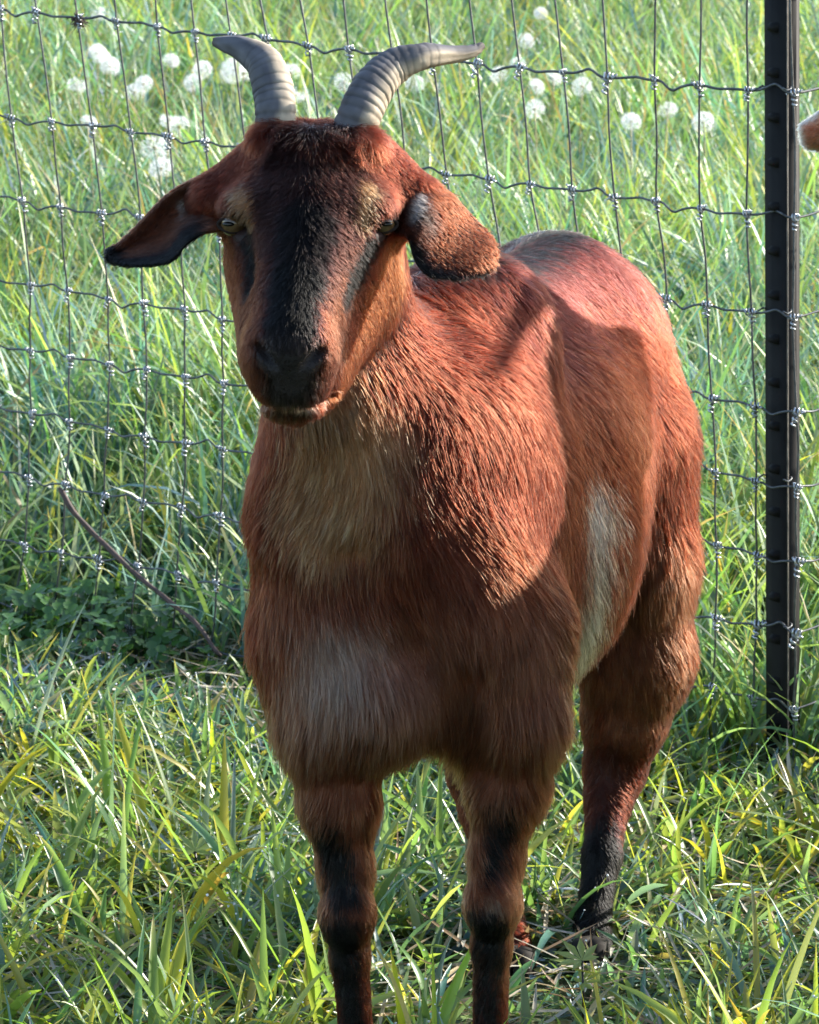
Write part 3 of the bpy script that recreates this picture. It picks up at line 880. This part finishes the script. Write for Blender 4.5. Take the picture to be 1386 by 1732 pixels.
# carry the run on past both edges of the picture
ext = []
step = (KN[:, 0] - KN[:, 4]) / 4
left = [KN[:, 0] + step * q for q in range(4, 0, -1)]
rstep = np.tile(np.array([0.055, 0.045, 0]), (9, 1))
right = [KN[:, 19] + rstep * q for q in range(1, 5)]
KN = np.concatenate([np.stack(left, 1), KN, np.stack(right, 1)], 1)
for k in range(9): KN[k, :, 2] = np.maximum(KN[k, :, 2], 0.012)
NS = KN.shape[1]
fence = empty('wire_fence', (FR[0], FR[1], 0)); FO = np.array([FR[0], FR[1], 0])
tag(fence, 'woven wire stock fence with knotted square mesh behind the goat', 'fence')
WR = 0.0015
for k in range(9):
    path = []
    for i_ in range(NS):
        p = KN[k, i_]
        path.append(p)
        if i_ < NS - 1:
            q = KN[k, i_ + 1]; d = q - p
            sgn = 1 if (i_ // 2 + k // 3) % 2 else -1
            am = (0.0085 if i_ % 2 == 0 else 0.003) * (0.6 + 0.6 * random.random())
            for t, zz in ((0.2, 0.05), (0.42, 0.5), (0.58, 1.0), (0.70, 0.75), (0.84, 0.1)):
                tt = t if sgn > 0 else 1 - t
                path.append((tt, p + d * tt + np.array([0, 0, sgn * am * zz])))
            if True:
                seg = sorted(path[-5:], key=lambda e: e[0]); path[-5:] = [s_[1] for s_ in seg]
    path = spline(np.array(path), len(path) * 2)
    link('wire', tube_mesh('fence_wire', path - FO, WR * (1.15 if k in (0, 8) else 1), 6), M['wire'], fence)
for i_ in range(NS):
    P = [KN[k, i_].copy() for k in range(9)]
    top = P[0] + (P[0] - P[1]) * 1.05 + np.array([0.004 * math.sin(i_), 0, 0])
    P = [top] + P
    P = [p + np.array([random.uniform(-1, 1) * 0.0008, 0, 0]) for p in P]
    out = []
    for a, b_ in zip(P[:-1], P[1:]):
        out += [a, a + (b_ - a) * 0.5 + np.array([random.uniform(-1, 1) * 0.0022, random.uniform(-1, 1) * 0.002, 0])]
    out.append(P[-1])
    link('stay', tube_mesh('fence_stay', spline(np.array(out), 45) - FO, WR * 0.9, 6), M['wire'], fence)
# top wire above the picture carries the upper ends
ptop = np.array([KN[0, i_] + (KN[0, i_] - KN[1, i_]) * 1.05 for i_ in range(NS)])
link('wire', tube_mesh('fence_wire', spline(ptop, NS * 3) - FO, WR * 1.2, 6), M['wire'], fence)
# hinge knots: stay ends wrapped round the line wire
def knot_mesh(seed):
    r = random.Random(seed)
    th = np.linspace(0, 2 * np.pi * 2.6, 22)
    h1 = np.stack([np.linspace(-0.0065, 0.004, 22), np.cos(th) * 0.0030, np.sin(th) * 0.0034 + 0.0005], -1)
    th2 = np.linspace(0.5, 0.5 + 2 * np.pi * 2.4, 20)
    h2 = np.stack([np.cos(th2) * 0.0028, np.sin(th2) * 0.0030, np.linspace(-0.001, -0.0125, 20)], -1)
    e1 = np.array([h1[0], h1[0] + np.array([-0.004, -0.003 * r.random(), 0.004 * r.uniform(-0.4, 1)])])
    e2 = np.array([h1[-1], h1[-1] + np.array([0.004, -0.002, 0.005 * r.random()])])
    return mesh_from('knot', *merge([tube(h1, 0.0011, 4), tube(h2, 0.0010, 4), tube(e1, 0.0011, 4), tube(e2, 0.0011, 4)]))
kms = [knot_mesh(s_) for s_ in range(5)]
fa = math.atan2(-fdir[1], -fdir[0])
for k in range(9):
    for i_ in range(NS):
        if i_ < 2 or i_ > NS - 3: continue
        o = link('knot', random.choice(kms), M['knot'], fence)
        o.location = (KN[k, i_] - FO + np.array([0, -0.001, 0])).tolist()
        o.rotation_euler = (random.uniform(-0.3, 0.3), random.uniform(-0.25, 0.25), fa + random.choice((0, math.pi)) + random.uniform(-0.3, 0.3))
        s_ = random.uniform(0.95, 1.3); o.scale = (s_, s_, s_ * random.uniform(0.9, 1.25))

# ------------------------------------------------------------------ steel T-post
pb, pt_ = G(1327, 1330, -0.05), None
PB = np.array([fence_pt(1317, 1320, -0.022)[0], fence_pt(1317, 1320, -0.022)[1], 0.0])
post = empty('fence_post', PB)
tag(post, 'black studded steel T post carrying the wire fence', 'post')
PT = W(1315, 0, PB[1]); lean = (PT - PB) / PT[2]
def prism(prof, z0, z1):
    prof = np.array(prof); n = len(prof)
    V = []
    for z in (z0, z1):
        for x, y in prof: V.append((x + lean[0] * z, y, z))
    Q = [(k, (k + 1) % n, n + (k + 1) % n, n + k) for k in range(n)]
    return np.array(V), Q
def rotp(pr, a): c, s_ = math.cos(a), math.sin(a); return [(x * c - y * s_, x * s_ + y * c) for x, y in pr]
PA = math.radians(-48)
ZT = 1.42
fl_prof = rotp([(-0.0185, 0.000), (-0.0175, -0.0035), (-0.004, -0.0050), (0.004, -0.0050), (0.0175, -0.0035), (0.0185, 0.000), (0.004, 0.0030), (-0.004, 0.0030)], PA)
st_prof = rotp([(-0.0028, 0.0025), (0.0028, 0.0025), (0.0024, 0.031), (0.0036, 0.036), (-0.0036, 0.036), (-0.0024, 0.031)], PA)
for nm, pr in (('flange', fl_prof), ('stem', st_prof)):
    V, Q = prism(pr, -0.35, ZT)
    n = len(pr); V = np.vstack([V, [V[n:].mean(0)]])
    link(nm, mesh_from('post_' + nm, V, Q, [(2 * n, n + k, n + (k + 1) % n) for k in range(n)], smooth=False), M['post'], post)
# pale strip along the flange edge
x0, y0 = rotp([(0.0183, -0.0022)], PA)[0]
zz = np.linspace(0.02, ZT - 0.02, 60)
link('edge_strip', tube_mesh('post_edge', np.stack([x0 + lean[0] * zz, np.full(60, y0), zz], -1), 0.0007 + 0.0005 * rng.random(60), 5), M['edge'], post)
def stud_mesh():
    b0 = [(-0.007, 0.0), (0.007, 0.0), (0.007, 0.013), (-0.007, 0.013)]
    V = [(x, 0.001, z) for x, z in b0] + [(x * 0.7, -0.0075, 0.003 + z * 0.45) for x, z in b0]
    Q = [(0, 4, 5, 1)[::-1], (1, 5, 6, 2)[::-1], (2, 6, 7, 3)[::-1], (3, 7, 4, 0)[::-1], (4, 5, 6, 7)]
    return mesh_from('stud', V, Q, smooth=False)
sm = stud_mesh()
for q in range(24):
    z = 0.06 + q * 0.0545
    o = link('stud', sm, M['post'], post)
    xx, yy = rotp([(0.0, -0.0050)], PA)[0]
    o.location = (xx + lean[0] * z, yy, z); o.rotation_euler.z = PA
# wire clips holding the line wires
cth = np.linspace(-0.3, np.pi + 0.3, 12)
cpath = np.stack([np.cos(cth) * 0.021, np.sin(cth) * 0.012 - 0.004, 0.002 * np.sin(cth * 2)], -1)
cpath = np.vstack([cpath[0] + [0.001, -0.008, 0.004], cpath, cpath[-1] + [-0.001, -0.008, -0.003]])
cm = tube_mesh('clip', cpath, 0.0013, 5)
for k in (0, 2, 4, 6):
    o = link('clip', cm, M['wire'], post)
    z = KN[k, 4 + 19][2] + 0.004
    o.location = (lean[0] * z + 0.002, 0.0, z); o.rotation_euler.z = PA

# tuft of hair caught on the top line wire, and a dry cane leaning on the mesh
c = fence_pt(133, 34, 0.004)
parts = []
for q in range(46):
    d = rng.normal(size=3) * np.array([1.2, 0.5, 0.9]); d /= np.linalg.norm(d)
    L_ = 0.005 + 0.007 * rng.random()
    pth = np.array([rng.normal(size=3) * 0.003, d * L_ * 0.6 + rng.normal(size=3) * 0.002, d * L_ + rng.normal(size=3) * 0.004 + [0, 0, -0.003]])
    parts.append(tube(spline(pth, 5), np.array([0.0012, 0.0014, 0.0011, 0.0008, 0.0004]), 4))
o = link('hair_tuft', mesh_from('hair_tuft', *merge(parts)), M['bark']); o.location = c.tolist()
tag(o, 'dark brown tuft tangled on the top line wire', 'tuft')
pth = [fence_pt(100, 824, 0.006), fence_pt(128, 868, 0.008), fence_pt(160, 905, 0.008), fence_pt(200, 945, 0.010), fence_pt(250, 988, 0.02),
       fence_pt(300, 1028, 0.03), fence_pt(330, 1052, 0.04), fence_pt(372, 1110, 0.05)]
pth = spline(pth, 40); pth += 0.0015 * np.stack([snoise(pth, 18, 3), snoise(pth, 18, 4), snoise(pth, 18, 5)], -1)
rad = np.linspace(0.0040, 0.0028, 40) * (1 + 0.15 * snoise(pth, 30, 6)); rad[0] *= 0.7
tag(link('dry_cane', tube_mesh('dry_cane', pth, rad, 8), M['bark']), 'dry brown cane leaning against the fence mesh', 'stick')

# ------------------------------------------------------------------ grass
def blades(root, length, az, lean_, curl, width, col, seg=5, fold=0.25, twist=None, tipcol=None):
    """ribbon blades -> V, Q, colours"""
    n = len(root); K = seg + 1
    t = np.linspace(0, 1, K)
    ang = lean_[:, None] + curl[:, None] * t[None] ** 1.4                   # angle from vertical
    ds = (length / seg)[:, None]
    hor = np.concatenate([np.zeros((n, 1)), np.cumsum(np.sin((ang[:, 1:] + ang[:, :-1]) / 2) * ds, 1)], 1)
    ver = np.concatenate([np.zeros((n, 1)), np.cumsum(np.cos((ang[:, 1:] + ang[:, :-1]) / 2) * ds, 1)], 1)
    ca, sa = np.cos(az), np.sin(az)
    side_b = rng.normal(size=n) * 0.08
    px_ = hor * ca[:, None] - sa[:, None] * side_b[:, None] * hor
    py_ = hor * sa[:, None] + ca[:, None] * side_b[:, None] * hor
    C0 = root[:, None] + np.stack([px_, py_, ver], -1)
    C0[..., 2] = np.maximum(C0[..., 2], 0.004 + 0.002 * rng.random((n, 1)))
    tw = (twist if twist is not None else rng.normal(size=n) * 0.8)[:, None] * t[None]
    ws = np.stack([-sa, ca, np.zeros(n)], -1)[:, None] * np.ones((1, K, 1))
    nrm = np.stack([-np.cos(ang) * ca[:, None], -np.cos(ang) * sa[:, None], np.sin(ang)], -1)
    wdir = ws * np.cos(tw)[..., None] + nrm * np.sin(tw)[..., None]
    ndir = -ws * np.sin(tw)[..., None] + nrm * np.cos(tw)[..., None]
    prof = np.minimum(1, 0.55 + 1.6 * t) * (1 - t ** 2.2) ** 0.8 + 0.02
    hw = (width / 2)[:, None, None] * prof[None, :, None]
    if fold:
        Vv = np.stack([C0 - wdir * hw + ndir * hw * fold, C0 - ndir * hw * fold, C0 + wdir * hw + ndir * hw * fold], 2); m = 3
    else:
        Vv = np.stack([C0 - wdir * hw, C0 + wdir * hw], 2); m = 2
    V = Vv.reshape(-1, 3)
    b0 = (np.arange(n) * K * m)[:, None, None]
    i_ = (np.arange(seg) * m)[None, :, None]; j_ = np.arange(m - 1)[None, None]
    q0 = b0 + i_ + j_
    Q = np.stack([q0, q0 + 1, q0 + m + 1, q0 + m], -1).reshape(-1, 4)
    cc = np.repeat(col[:, None], K, 1)
    if tipcol is not None:
        w = smooth01((t - 0.75) / 0.25)[None, :, None] * tipcol[:, None, None]
        cc = cc * (1 - w) + np.array((0.42, 0.33, 0.14)) * w
    return V, Q, np.repeat(cc[:, :, None], m, 2).reshape(-1, 3)

GR = np.array([(0.115, 0.195, 0.055), (0.150, 0.225, 0.055), (0.105, 0.190, 0.100), (0.240, 0.270, 0.045), (0.145, 0.215, 0.125)])
def grass_cols(n, w=None):
    k = rng.choice(len(GR), n, p=w)
    return np.clip(GR[k] * (0.75 + 0.5 * rng.random((n, 1))) * (1 + 0.10 * rng.normal(size=(n, 3))), 0.01, 0.5)

def scatter(n, x0f, x1f, y0, y1, wy):
    """rejection-free scatter: Y by weight, X across the strip"""
    yy = y0 + (y1 - y0) * rng.random(n * 3)
    w = wy(yy); yy = rng.choice(yy, n, p=w / w.sum())
    xx = x0f(yy) + (x1f(yy) - x0f(yy)) * rng.random(n)
    return xx, yy

PFOOT = PB
LEGS = [W(829, 1760, 3.43)[:2], W(604, 1760, 3.42)[:2], W(1000, 1615, 3.90)[:2], W(870, 1640, 3.87)[:2]]
half = lambda y: 0.115 * y + 0.55
# meadow beyond the fence: tufts of tall leaves
def meadow(nclump, per, y0, y1, lmin, lmax, wid, seg, fold=0):
    cx_, cy_ = scatter(nclump, lambda y: -half(y), half, y0, y1, lambda y: (0.6 + 0.115 * y) * (6.0 / y) ** 0.35)
    k = np.repeat(np.arange(nclump), per); n = len(k)
    r_ = np.abs(rng.normal(size=n)) * 0.036; a_ = rng.random(n) * 2 * np.pi
    x, y = cx_[k] + r_ * np.cos(a_), cy_[k] + r_ * np.sin(a_)
    ok = fence_side(x, y) > 0.02
    x, y, r_, a_, k = [q[ok] for q in (x, y, r_, a_, k)]; n = len(x)
    patch = snoise(np.stack([x, y], -1), 0.55, 41)
    hsc = (0.75 + 0.5 * rng.random(nclump))[k] * (1 + 0.18 * patch)
    # shorter close to the wire
    near = smooth01((fence_side(x, y) - 0.02) / 0.9)
    Ln = (lmin + (lmax - lmin) * rng.random(n)) * hsc * (0.62 + 0.38 * near)
    az = a_ + rng.normal(size=n) * 0.7
    wind = rng.random(n) < 0.08
    az[wind] = 2.6 + rng.normal(size=wind.sum()) * 0.5
    lean_ = 0.10 + np.abs(rng.normal(size=n)) * 0.16 + r_ * 1.5
    curl = 0.25 + np.abs(rng.normal(size=n)) * 0.75
    tone = (rng.random(nclump))[k]
    col = grass_cols(n, [0.26, 0.22, 0.24, 0.05, 0.23])
    wm = smooth01(0.5 + 0.9 * snoise(np.stack([x, y], -1), 0.9, 43) + 0.7 * (rng.random(nclump)[k] - 0.5))[:, None]
    col = col * (wm * np.array([1.48, 1.42, 1.40]) + (1 - wm) * np.array([1.10, 1.25, 2.2])); col *= (0.85 + 0.5 * tone)[:, None] * (1 + 0.25 * patch)[:, None]
    dead = rng.random(n) < 0.03
    col[dead] = np.array((0.36, 0.29, 0.14)) * (0.7 + 0.5 * rng.random((dead.sum(), 1)))
    return blades(np.stack([x, y, ground_z(x, y) - 0.004], -1), Ln, az, lean_, curl, wid * (0.6 + 0.8 * rng.random(n)), col, seg, fold,
                  tipcol=(rng.random(n) < 0.25) * 0.8)
def grass_obj(name, sets, mat, label):
    V, Q, C, n = [], [], [], 0
    for v, q, c_ in sets:
        V.append(v); Q.append(q + n); C.append(c_); n += len(v)
    o = link(name, mesh_from(name, np.vstack(V), np.vstack(Q), cols=np.vstack(C)), mat)
    tag(o, label, 'grass', kind='stuff')
    return o
grass_obj('meadow_grass', [meadow(2300, 14, 4.5, 8.5, 0.16, 0.40, 0.0070, 6),
                           meadow(2400, 14, 8.0, 16.5, 0.18, 0.42, 0.0085, 5),
                           meadow(500, 12, 16, 30, 0.2, 0.4, 0.012, 4)], M['meadow'],
          'tall green meadow grass growing beyond the wire fence')

# grazed pasture on the goat's side: broader, tangled, lying leaves
def pasture(nclump, per, lmin, lmax, wid, seg, y0=2.7, y1=5.6, flat=0.5, spread=0.05, yellow=0.15):
    cx_, cy_ = scatter(nclump, lambda y: -half(y) , half, y0, y1, lambda y: np.ones_like(y))
    k = np.repeat(np.arange(nclump), per); n = len(k)
    r_ = np.abs(rng.normal(size=n)) * spread; a_ = rng.random(n) * 2 * np.pi
    x, y = cx_[k] + r_ * np.cos(a_), cy_[k] + r_ * np.sin(a_)
    fs = fence_side(x, y)
    ok = fs < 0.08
    for lx, ly in LEGS: ok &= np.hypot(x - lx, y - ly) > 0.022
    x, y, r_, a_, k, fs = [q[ok] for q in (x, y, r_, a_, k, fs)]; n = len(x)
    near = smooth01((fs + 0.45) / 0.4)                            # longer, ungrazed by the wire
    Ln = (lmin + (lmax - lmin) * rng.random(n) ** 1.3) * (0.7 + 0.6 * rng.random(nclump))[k] * (1 + 0.25 * near)
    Ln *= 1 - 0.72 * near * smooth01((0.05 - x) / 0.2)             # nibbled low under the wire by the cane
    Ln *= 1 - 0.5 * smooth01(1.2 - np.hypot(x - PFOOT[0], y - PFOOT[1] + 0.12) / 0.22)
    # nothing tall right in front of the lens
    Ln *= np.clip((y - 2.2) / 1.1, 0.35, 1)
    for lx, ly in LEGS[2:]: Ln *= 0.62 + 0.38 * smooth01((np.hypot(x - lx + 0.02, y - ly + 0.10) - 0.08) / 0.15)
    az = a_ + rng.normal(size=n) * 0.9
    fl_ = rng.random(n) < flat
    lean_ = np.where(fl_, 0.7 + 0.5 * rng.random(n), 0.15 + 0.35 * rng.random(n)) * (1 - 0.35 * near)
    curl = np.where(fl_, 0.3 + 0.9 * rng.random(n), 0.2 + 1.0 * rng.random(n))
    col = grass_cols(n, [0.25, 0.22, 0.20, 0.08 + yellow, 0.25 - yellow]) 
    wm = smooth01(0.45 + 0.8 * snoise(np.stack([x, y], -1), 1.3, 47) + 0.8 * (rng.random(nclump)[k] - 0.5))[:, None]
    col = col * (wm * np.array([1.35, 1.25, 1.3]) + (1 - wm) * np.array([1.05, 1.15, 2.3]))
    return blades(np.stack([x, y, ground_z(x, y) - 0.003], -1), Ln, az, lean_, curl, wid * (0.5 + 0.9 * rng.random(n)), col, seg, 0.22,
                  tipcol=(rng.random(n) < 0.15) * 0.9)
grass_obj('pasture_grass', [pasture(2100, 14, 0.05, 0.13, 0.0080, 5, flat=0.6), pasture(380, 10, 0.10, 0.20, 0.0100, 6, flat=0.5),
                            pasture(2600, 6, 0.02, 0.06, 0.0048, 4, spread=0.03, flat=0.6)], M['grass'],
          'grazed pasture grass tangled round the legs of the horned goat')
# bleached dead leaves lying between the green ones
n = 7500
x, y = scatter(n, lambda y: -half(y), half, 2.8, 5.4, lambda y: np.ones_like(y))
ok = fence_side(x, y) < 0.15; x, y = x[ok], y[ok]; n = len(x)
cs = np.array([(0.42, 0.34, 0.20), (0.52, 0.46, 0.33), (0.30, 0.20, 0.11), (0.46, 0.44, 0.36)])[rng.integers(0, 4, n)] * (0.7 + 0.5 * rng.random((n, 1)))
st = blades(np.stack([x, y, ground_z(x, y) + 0.002 + 0.025 * rng.random(n)], -1), 0.03 + 0.08 * rng.random(n), rng.random(n) * 6.28, 1.2 + 0.35 * rng.random(n),
            rng.normal(size=n) * 0.4, 0.003 + 0.0035 * rng.random(n), cs, 4, 0.2)
grass_obj('dead_grass', [st], M['straw'], 'bleached dead grass leaves lying among the grazed pasture')

# ------------------------------------------------------------------ low clover under the fence on the left
def disc_leaf(c, r, nrm, a0):
    """three rounded leaflets"""
    nrm = nrm / np.linalg.norm(nrm); a = np.cross(nrm, [0, 0, 1.0]) + 1e-6; a /= np.linalg.norm(a); b_ = np.cross(nrm, a)
    out = []
    for q in range(3):
        th0 = a0 + q * 2.094; ctr = c + (a * math.cos(th0) + b_ * math.sin(th0)) * r * 0.8
        th = np.arange(7) / 7 * 2 * np.pi
        V = ctr + (a * np.cos(th)[:, None] + b_ * np.sin(th)[:, None]) * r * 0.78 + nrm * (0.12 * r * np.cos(th * 2))[:, None]
        V = np.vstack([ctr - nrm * 0.15 * r, V])
        out.append((V, [], [(0, 1 + k, 1 + (k + 1) % 7) for k in range(7)]))
    return out
parts, cols = [], []
for q in range(520):
    px_, py_ = random.gauss(170, 130), random.gauss(1035, 45)
    if px_ > 440 or py_ > 1150 or py_ < 930: continue
    g_ = G(px_, py_ + 40)
    if fence_side(g_[0], g_[1]) > 0.5: continue
    hgt = 0.015 + 0.06 * random.random()
    c = g_ + np.array([0, 0, hgt])
    lf = disc_leaf(c, 0.006 + 0.006 * random.random(), np.array([random.gauss(0, 0.35), random.gauss(-0.25, 0.3), 1.0]), random.random() * 6)
    stem = tube(np.array([g_ - [0, 0, 0.01], c]), 0.0007, 3, False)
    cl = np.array((0.045, 0.12, 0.022)) * random.uniform(0.7, 1.4)
    for p in lf + [stem]:
        parts.append(p); cols.append(np.tile(cl, (len(p[0]), 1)))
V, Q, T = merge(parts)
tag(link('clover_patch', mesh_from('clover_patch', V, Q, T, cols=np.vstack(cols)), M['leaf']), 'low green clover leaves at the foot of the wire fence', 'clover', kind='stuff')

# ------------------------------------------------------------------ dandelion clocks in the meadow
def clock_mesh(seed, full=1.0, r=0.023, gap=None):
    g = np.random.default_rng(seed); parts, cols = [], []
    n = int(82 * full)
    k = np.arange(n) + 0.5
    ph = np.arccos(1 - 1.75 * k / n); th = np.pi * (1 + 5 ** 0.5) * k
    D = np.stack([np.cos(th) * np.sin(ph), np.sin(th) * np.sin(ph), np.cos(ph)], -1) + g.normal(size=(n, 3)) * 0.06
    for d in D:
        d /= np.linalg.norm(d)
        if gap is not None and d @ np.array(gap) > 0.45: continue
        e = d * r * (0.66 + 0.1 * g.random())
        a = np.cross(d, [0.3, 0.5, 0.8]); a /= np.linalg.norm(a); b_ = np.cross(d, a)
        V = [d * 0.003 + a * 0.0002, d * 0.003 - a * 0.0002, e - a * 0.0002, e + a * 0.0002]
        Q = [(0, 1, 2, 3)]; T = []
        nb = 6
        for q in range(nb):
            t_ = q / nb * 6.283 + g.random()
            rr = (a * math.cos(t_) + b_ * math.sin(t_)); s_ = np.cross(d, rr)
            tipp = e + rr * r * 0.27 + d * r * 0.24
            m0 = len(V); V += [e + s_ * 0.00035, e - s_ * 0.00035, tipp - s_ * 0.00025, tipp + s_ * 0.00025]; Q.append((m0, m0 + 1, m0 + 2, m0 + 3))
        parts.append((np.array(V), np.array(Q), []))
    V, Q, T = merge(parts)
    return mesh_from('seed_head', V, Q, T if len(T) else None, cols=np.tile(np.array((0.86, 0.87, 0.88)), (len(V), 1)))
cms = [clock_mesh(1), clock_mesh(2, 1.1), clock_mesh(3, 0.7), clock_mesh(4, 1.0, gap=(0.5, -0.6, 0.62)), clock_mesh(5, 0.9, gap=(-0.8, -0.5, -0.3))]
core = mesh_from('flower_base', *uv_ball((0, 0, 0), 0.0052, 8, 6, (1, 1, 0.8)))
CLOCKS = [(165, 90), (186, 112), (176, 98), (130, 143), (290, 102), (243, 142), (228, 156), (326, 140), (342, 118), (395, 119), (412, 124), (286, 202), (303, 214),
          (262, 250), (272, 284), (492, 122), (702, 142), (582, 138), (165, 22), (915, 22), (890, 69), (876, 108), (846, 126), (908, 146), (985, 146), (905, 184),
          (936, 132), (1130, 185), (1068, 205), (1190, 206), (148, 208), (500, 160)]
LABELS = {}
for keys, lab in (
    (((165, 90), (186, 112), (176, 98)), 'one of three touching dandelion clocks below the brown tuft on the wire'),
    (((130, 143),), 'faint single dandelion clock beside the group of three touching ones'),
    (((290, 102),), 'round dandelion clock on its own between the wire tuft and the horn tip'),
    (((243, 142), (228, 156)), 'one of two overlapping dandelion clocks below the single round one near the horn tip'),
    (((326, 140), (342, 118)), 'one of two overlapping dandelion clocks close beside the tip of the shorter horn'),
    (((395, 119), (412, 124)), 'large dandelion clock right under the tip of the shorter horn'),
    (((286, 202), (303, 214)), 'one of two dandelion clocks just above the largest one over the outstretched ear'),
    (((262, 250),), 'largest dandelion clock above the middle of the outstretched ear'),
    (((272, 284),), 'dandelion clock hanging below the largest one over the outstretched ear'),
    (((148, 208),), 'small dandelion clock lying on the second line wire above the ear tip'),
    (((165, 22),), 'tiny dandelion clock above the top line wire beside the brown tuft'),
    (((492, 122), (500, 160)), 'dandelion clock peeping out along the inner edge of the shorter horn'),
    (((582, 138),), 'small dandelion clock in the gap between the two horns'),
    (((702, 142),), 'dandelion clock under the long curve of the longer horn'),
    (((915, 22),), 'highest dandelion clock, alone above the top line wire beyond the longer horn'),
    (((890, 69),), 'dandelion clock just above the top line wire past the longer horn tip'),
    (((876, 108),), 'dandelion clock behind a knot of the top line wire near the longer horn tip'),
    (((846, 126), (908, 146), (936, 132)), 'dandelion clock hanging just under the top line wire beyond the longer horn tip'),
    (((985, 146),), 'dandelion clock under the top line wire, on the post side of its cluster'),
    (((905, 184),), 'lowest dandelion clock of the cluster beyond the longer horn tip'),
    (((1130, 185),), 'bright round dandelion clock standing between two dimmer ones near the black post'),
    (((1068, 205),), 'ragged dandelion clock on the goat side of the bright round one'),
    (((1190, 206),), 'faint dandelion clock closest to the black post')):
    for k_ in keys: LABELS[k_] = lab
for q, (cx_, cy_) in enumerate(CLOCKS):
    h = 0.26 + 0.10 * random.random() + (0.05 if cy_ > 180 else 0)
    p = G(cx_, cy_, h)
    fl_ = empty('dandelion', (p[0], p[1], 0))
    lab = LABELS[(cx_, cy_)]
    tag(fl_, lab, 'dandelion', 'dandelion seed heads in the meadow')
    s_ = random.uniform(0.9, 1.2) * (1.45 if (cx_, cy_) in ((262, 250), (395, 119)) else 1)
    off = np.array([random.uniform(-1, 1) * 0.03, random.uniform(-1, 1) * 0.03, 0])
    stem = spline([off * 1.0 + [0, 0, -0.02], off * 0.5 + [0, 0, h * 0.5], [0, 0, h]], 10)
    link('stem', tube_mesh('flower_stem', stem, 0.0017, 5), M['stalk'], fl_)
    hd = link('seed_head', random.choice(cms), M['fluff'], fl_); hd.location = (0, 0, h); hd.scale = (s_, s_, s_ * random.uniform(0.75, 1.0))
    hd.rotation_euler = (random.uniform(-0.7, 0.7), random.uniform(-0.7, 0.7), random.random() * 6)
    link('flower_base', core, M['stalk'], fl_).location = (0, 0, h)

# ------------------------------------------------------------------ jagged buttercup leaves in front
def palm_leaf(r):
    V, T = [(0, 0, 0)], []
    lob = [(-1.9, 0.55), (-1.25, 0.85), (-0.6, 0.95), (0, 1.05), (0.6, 0.95), (1.25, 0.85), (1.9, 0.55)]
    for a, l in lob:
        m0 = len(V); s_, c_ = math.sin(a), math.cos(a); w = 0.13
        V += [(s_ * l * r * 0.5 - c_ * w * r, c_ * l * r * 0.5 + s_ * w * r, 0.06 * r), (s_ * l * r, c_ * l * r, 0.02 * r),
              (s_ * l * r * 0.5 + c_ * w * r, c_ * l * r * 0.5 - s_ * w * r, 0.06 * r), (s_ * l * r * 0.55, c_ * l * r * 0.55, 0.0)]
        T += [(0, m0 + 3, m0), (m0, m0 + 3, m0 + 1), (0, m0 + 2, m0 + 3), (m0 + 3, m0 + 2, m0 + 1)]
    return mesh_from('jagged_leaf', V, None, T, cols=np.tile(np.array((0.26, 0.33, 0.11)), (len(V), 1)))
pl = palm_leaf(0.034)
for q, (x, y, h, lab) in enumerate([(985, 1625, 0.09, 'pale jagged leaved weed standing before the hind hoof of the horned goat'),
                                    (1200, 1590, 0.05, 'small jagged leaved weed in the grass in front of the black post'),
                                    (330, 1440, 0.04, 'small jagged leaved weed in the sunlit grass beside the front legs')]):
    p = G(x, y, h)
    w_ = empty('weed', (p[0], p[1], 0)); tag(w_, lab, 'weed', 'jagged leaved weeds')
    link('stem', tube_mesh('weed_stem', [(0, 0, -0.02), (0.002, 0, h * 0.5), (0, 0, h)], 0.0014, 5), M['leaf'], w_)
    for a in range(3):
        o = link('leaf', pl, M['leaf'], w_); o.location = (0, 0, h - 0.012 * a)
        o.rotation_euler = (random.uniform(0.1, 0.6), random.uniform(-0.3, 0.3), a * 2.2 + random.random()); o.scale = (1 - 0.15 * a,) * 3

# ------------------------------------------------------------------ dew
def ico(r):
    t = (1 + 5 ** 0.5) / 2
    V = np.array([(-1, t, 0), (1, t, 0), (-1, -t, 0), (1, -t, 0), (0, -1, t), (0, 1, t), (0, -1, -t), (0, 1, -t), (t, 0, -1), (t, 0, 1), (-t, 0, -1), (-t, 0, 1)], float)
    V /= np.linalg.norm(V[0])
    T = np.array([(0, 11, 5), (0, 5, 1), (0, 1, 7), (0, 7, 10), (0, 10, 11), (1, 5, 9), (5, 11, 4), (11, 10, 2), (10, 7, 6), (7, 1, 8), (3, 9, 4), (3, 4, 2), (3, 2, 6), (3, 6, 8), (3, 8, 9), (4, 9, 5), (2, 4, 11), (6, 2, 10), (8, 6, 7), (9, 8, 1)])
    return V * r, T
pts = []
for k in range(9):
    for i_ in range(3, NS - 3):
        for q in range(2):
            pts.append(KN[k, i_] + np.array([random.gauss(0, 0.005), random.gauss(-0.003, 0.002), random.gauss(-0.006, 0.006)]))
gm = bpy.data.objects['pasture_grass'].data
nv = len(gm.vertices); co = np.empty(nv * 3, np.float32); gm.vertices.foreach_get('co', co); co = co.reshape(-1, 3)
hi = np.where((co[:, 2] > 0.025) & (co[:, 1] > 3.2))[0]
pts += list(co[rng.choice(hi, 4200)])
iv, it = ico(1.0)
pts = np.array(pts); rr = 0.0007 + 0.0011 * rng.random(len(pts)) ** 2
V = (pts[:, None] + iv[None] * rr[:, None, None]).reshape(-1, 3)
T = (it[None] + (np.arange(len(pts)) * 12)[:, None, None]).reshape(-1, 3)
tag(link('dew_drops', mesh_from('dew_drops', V, None, T), M['dew']), 'tiny dew drops on wires and grass', 'dew', kind='stuff')
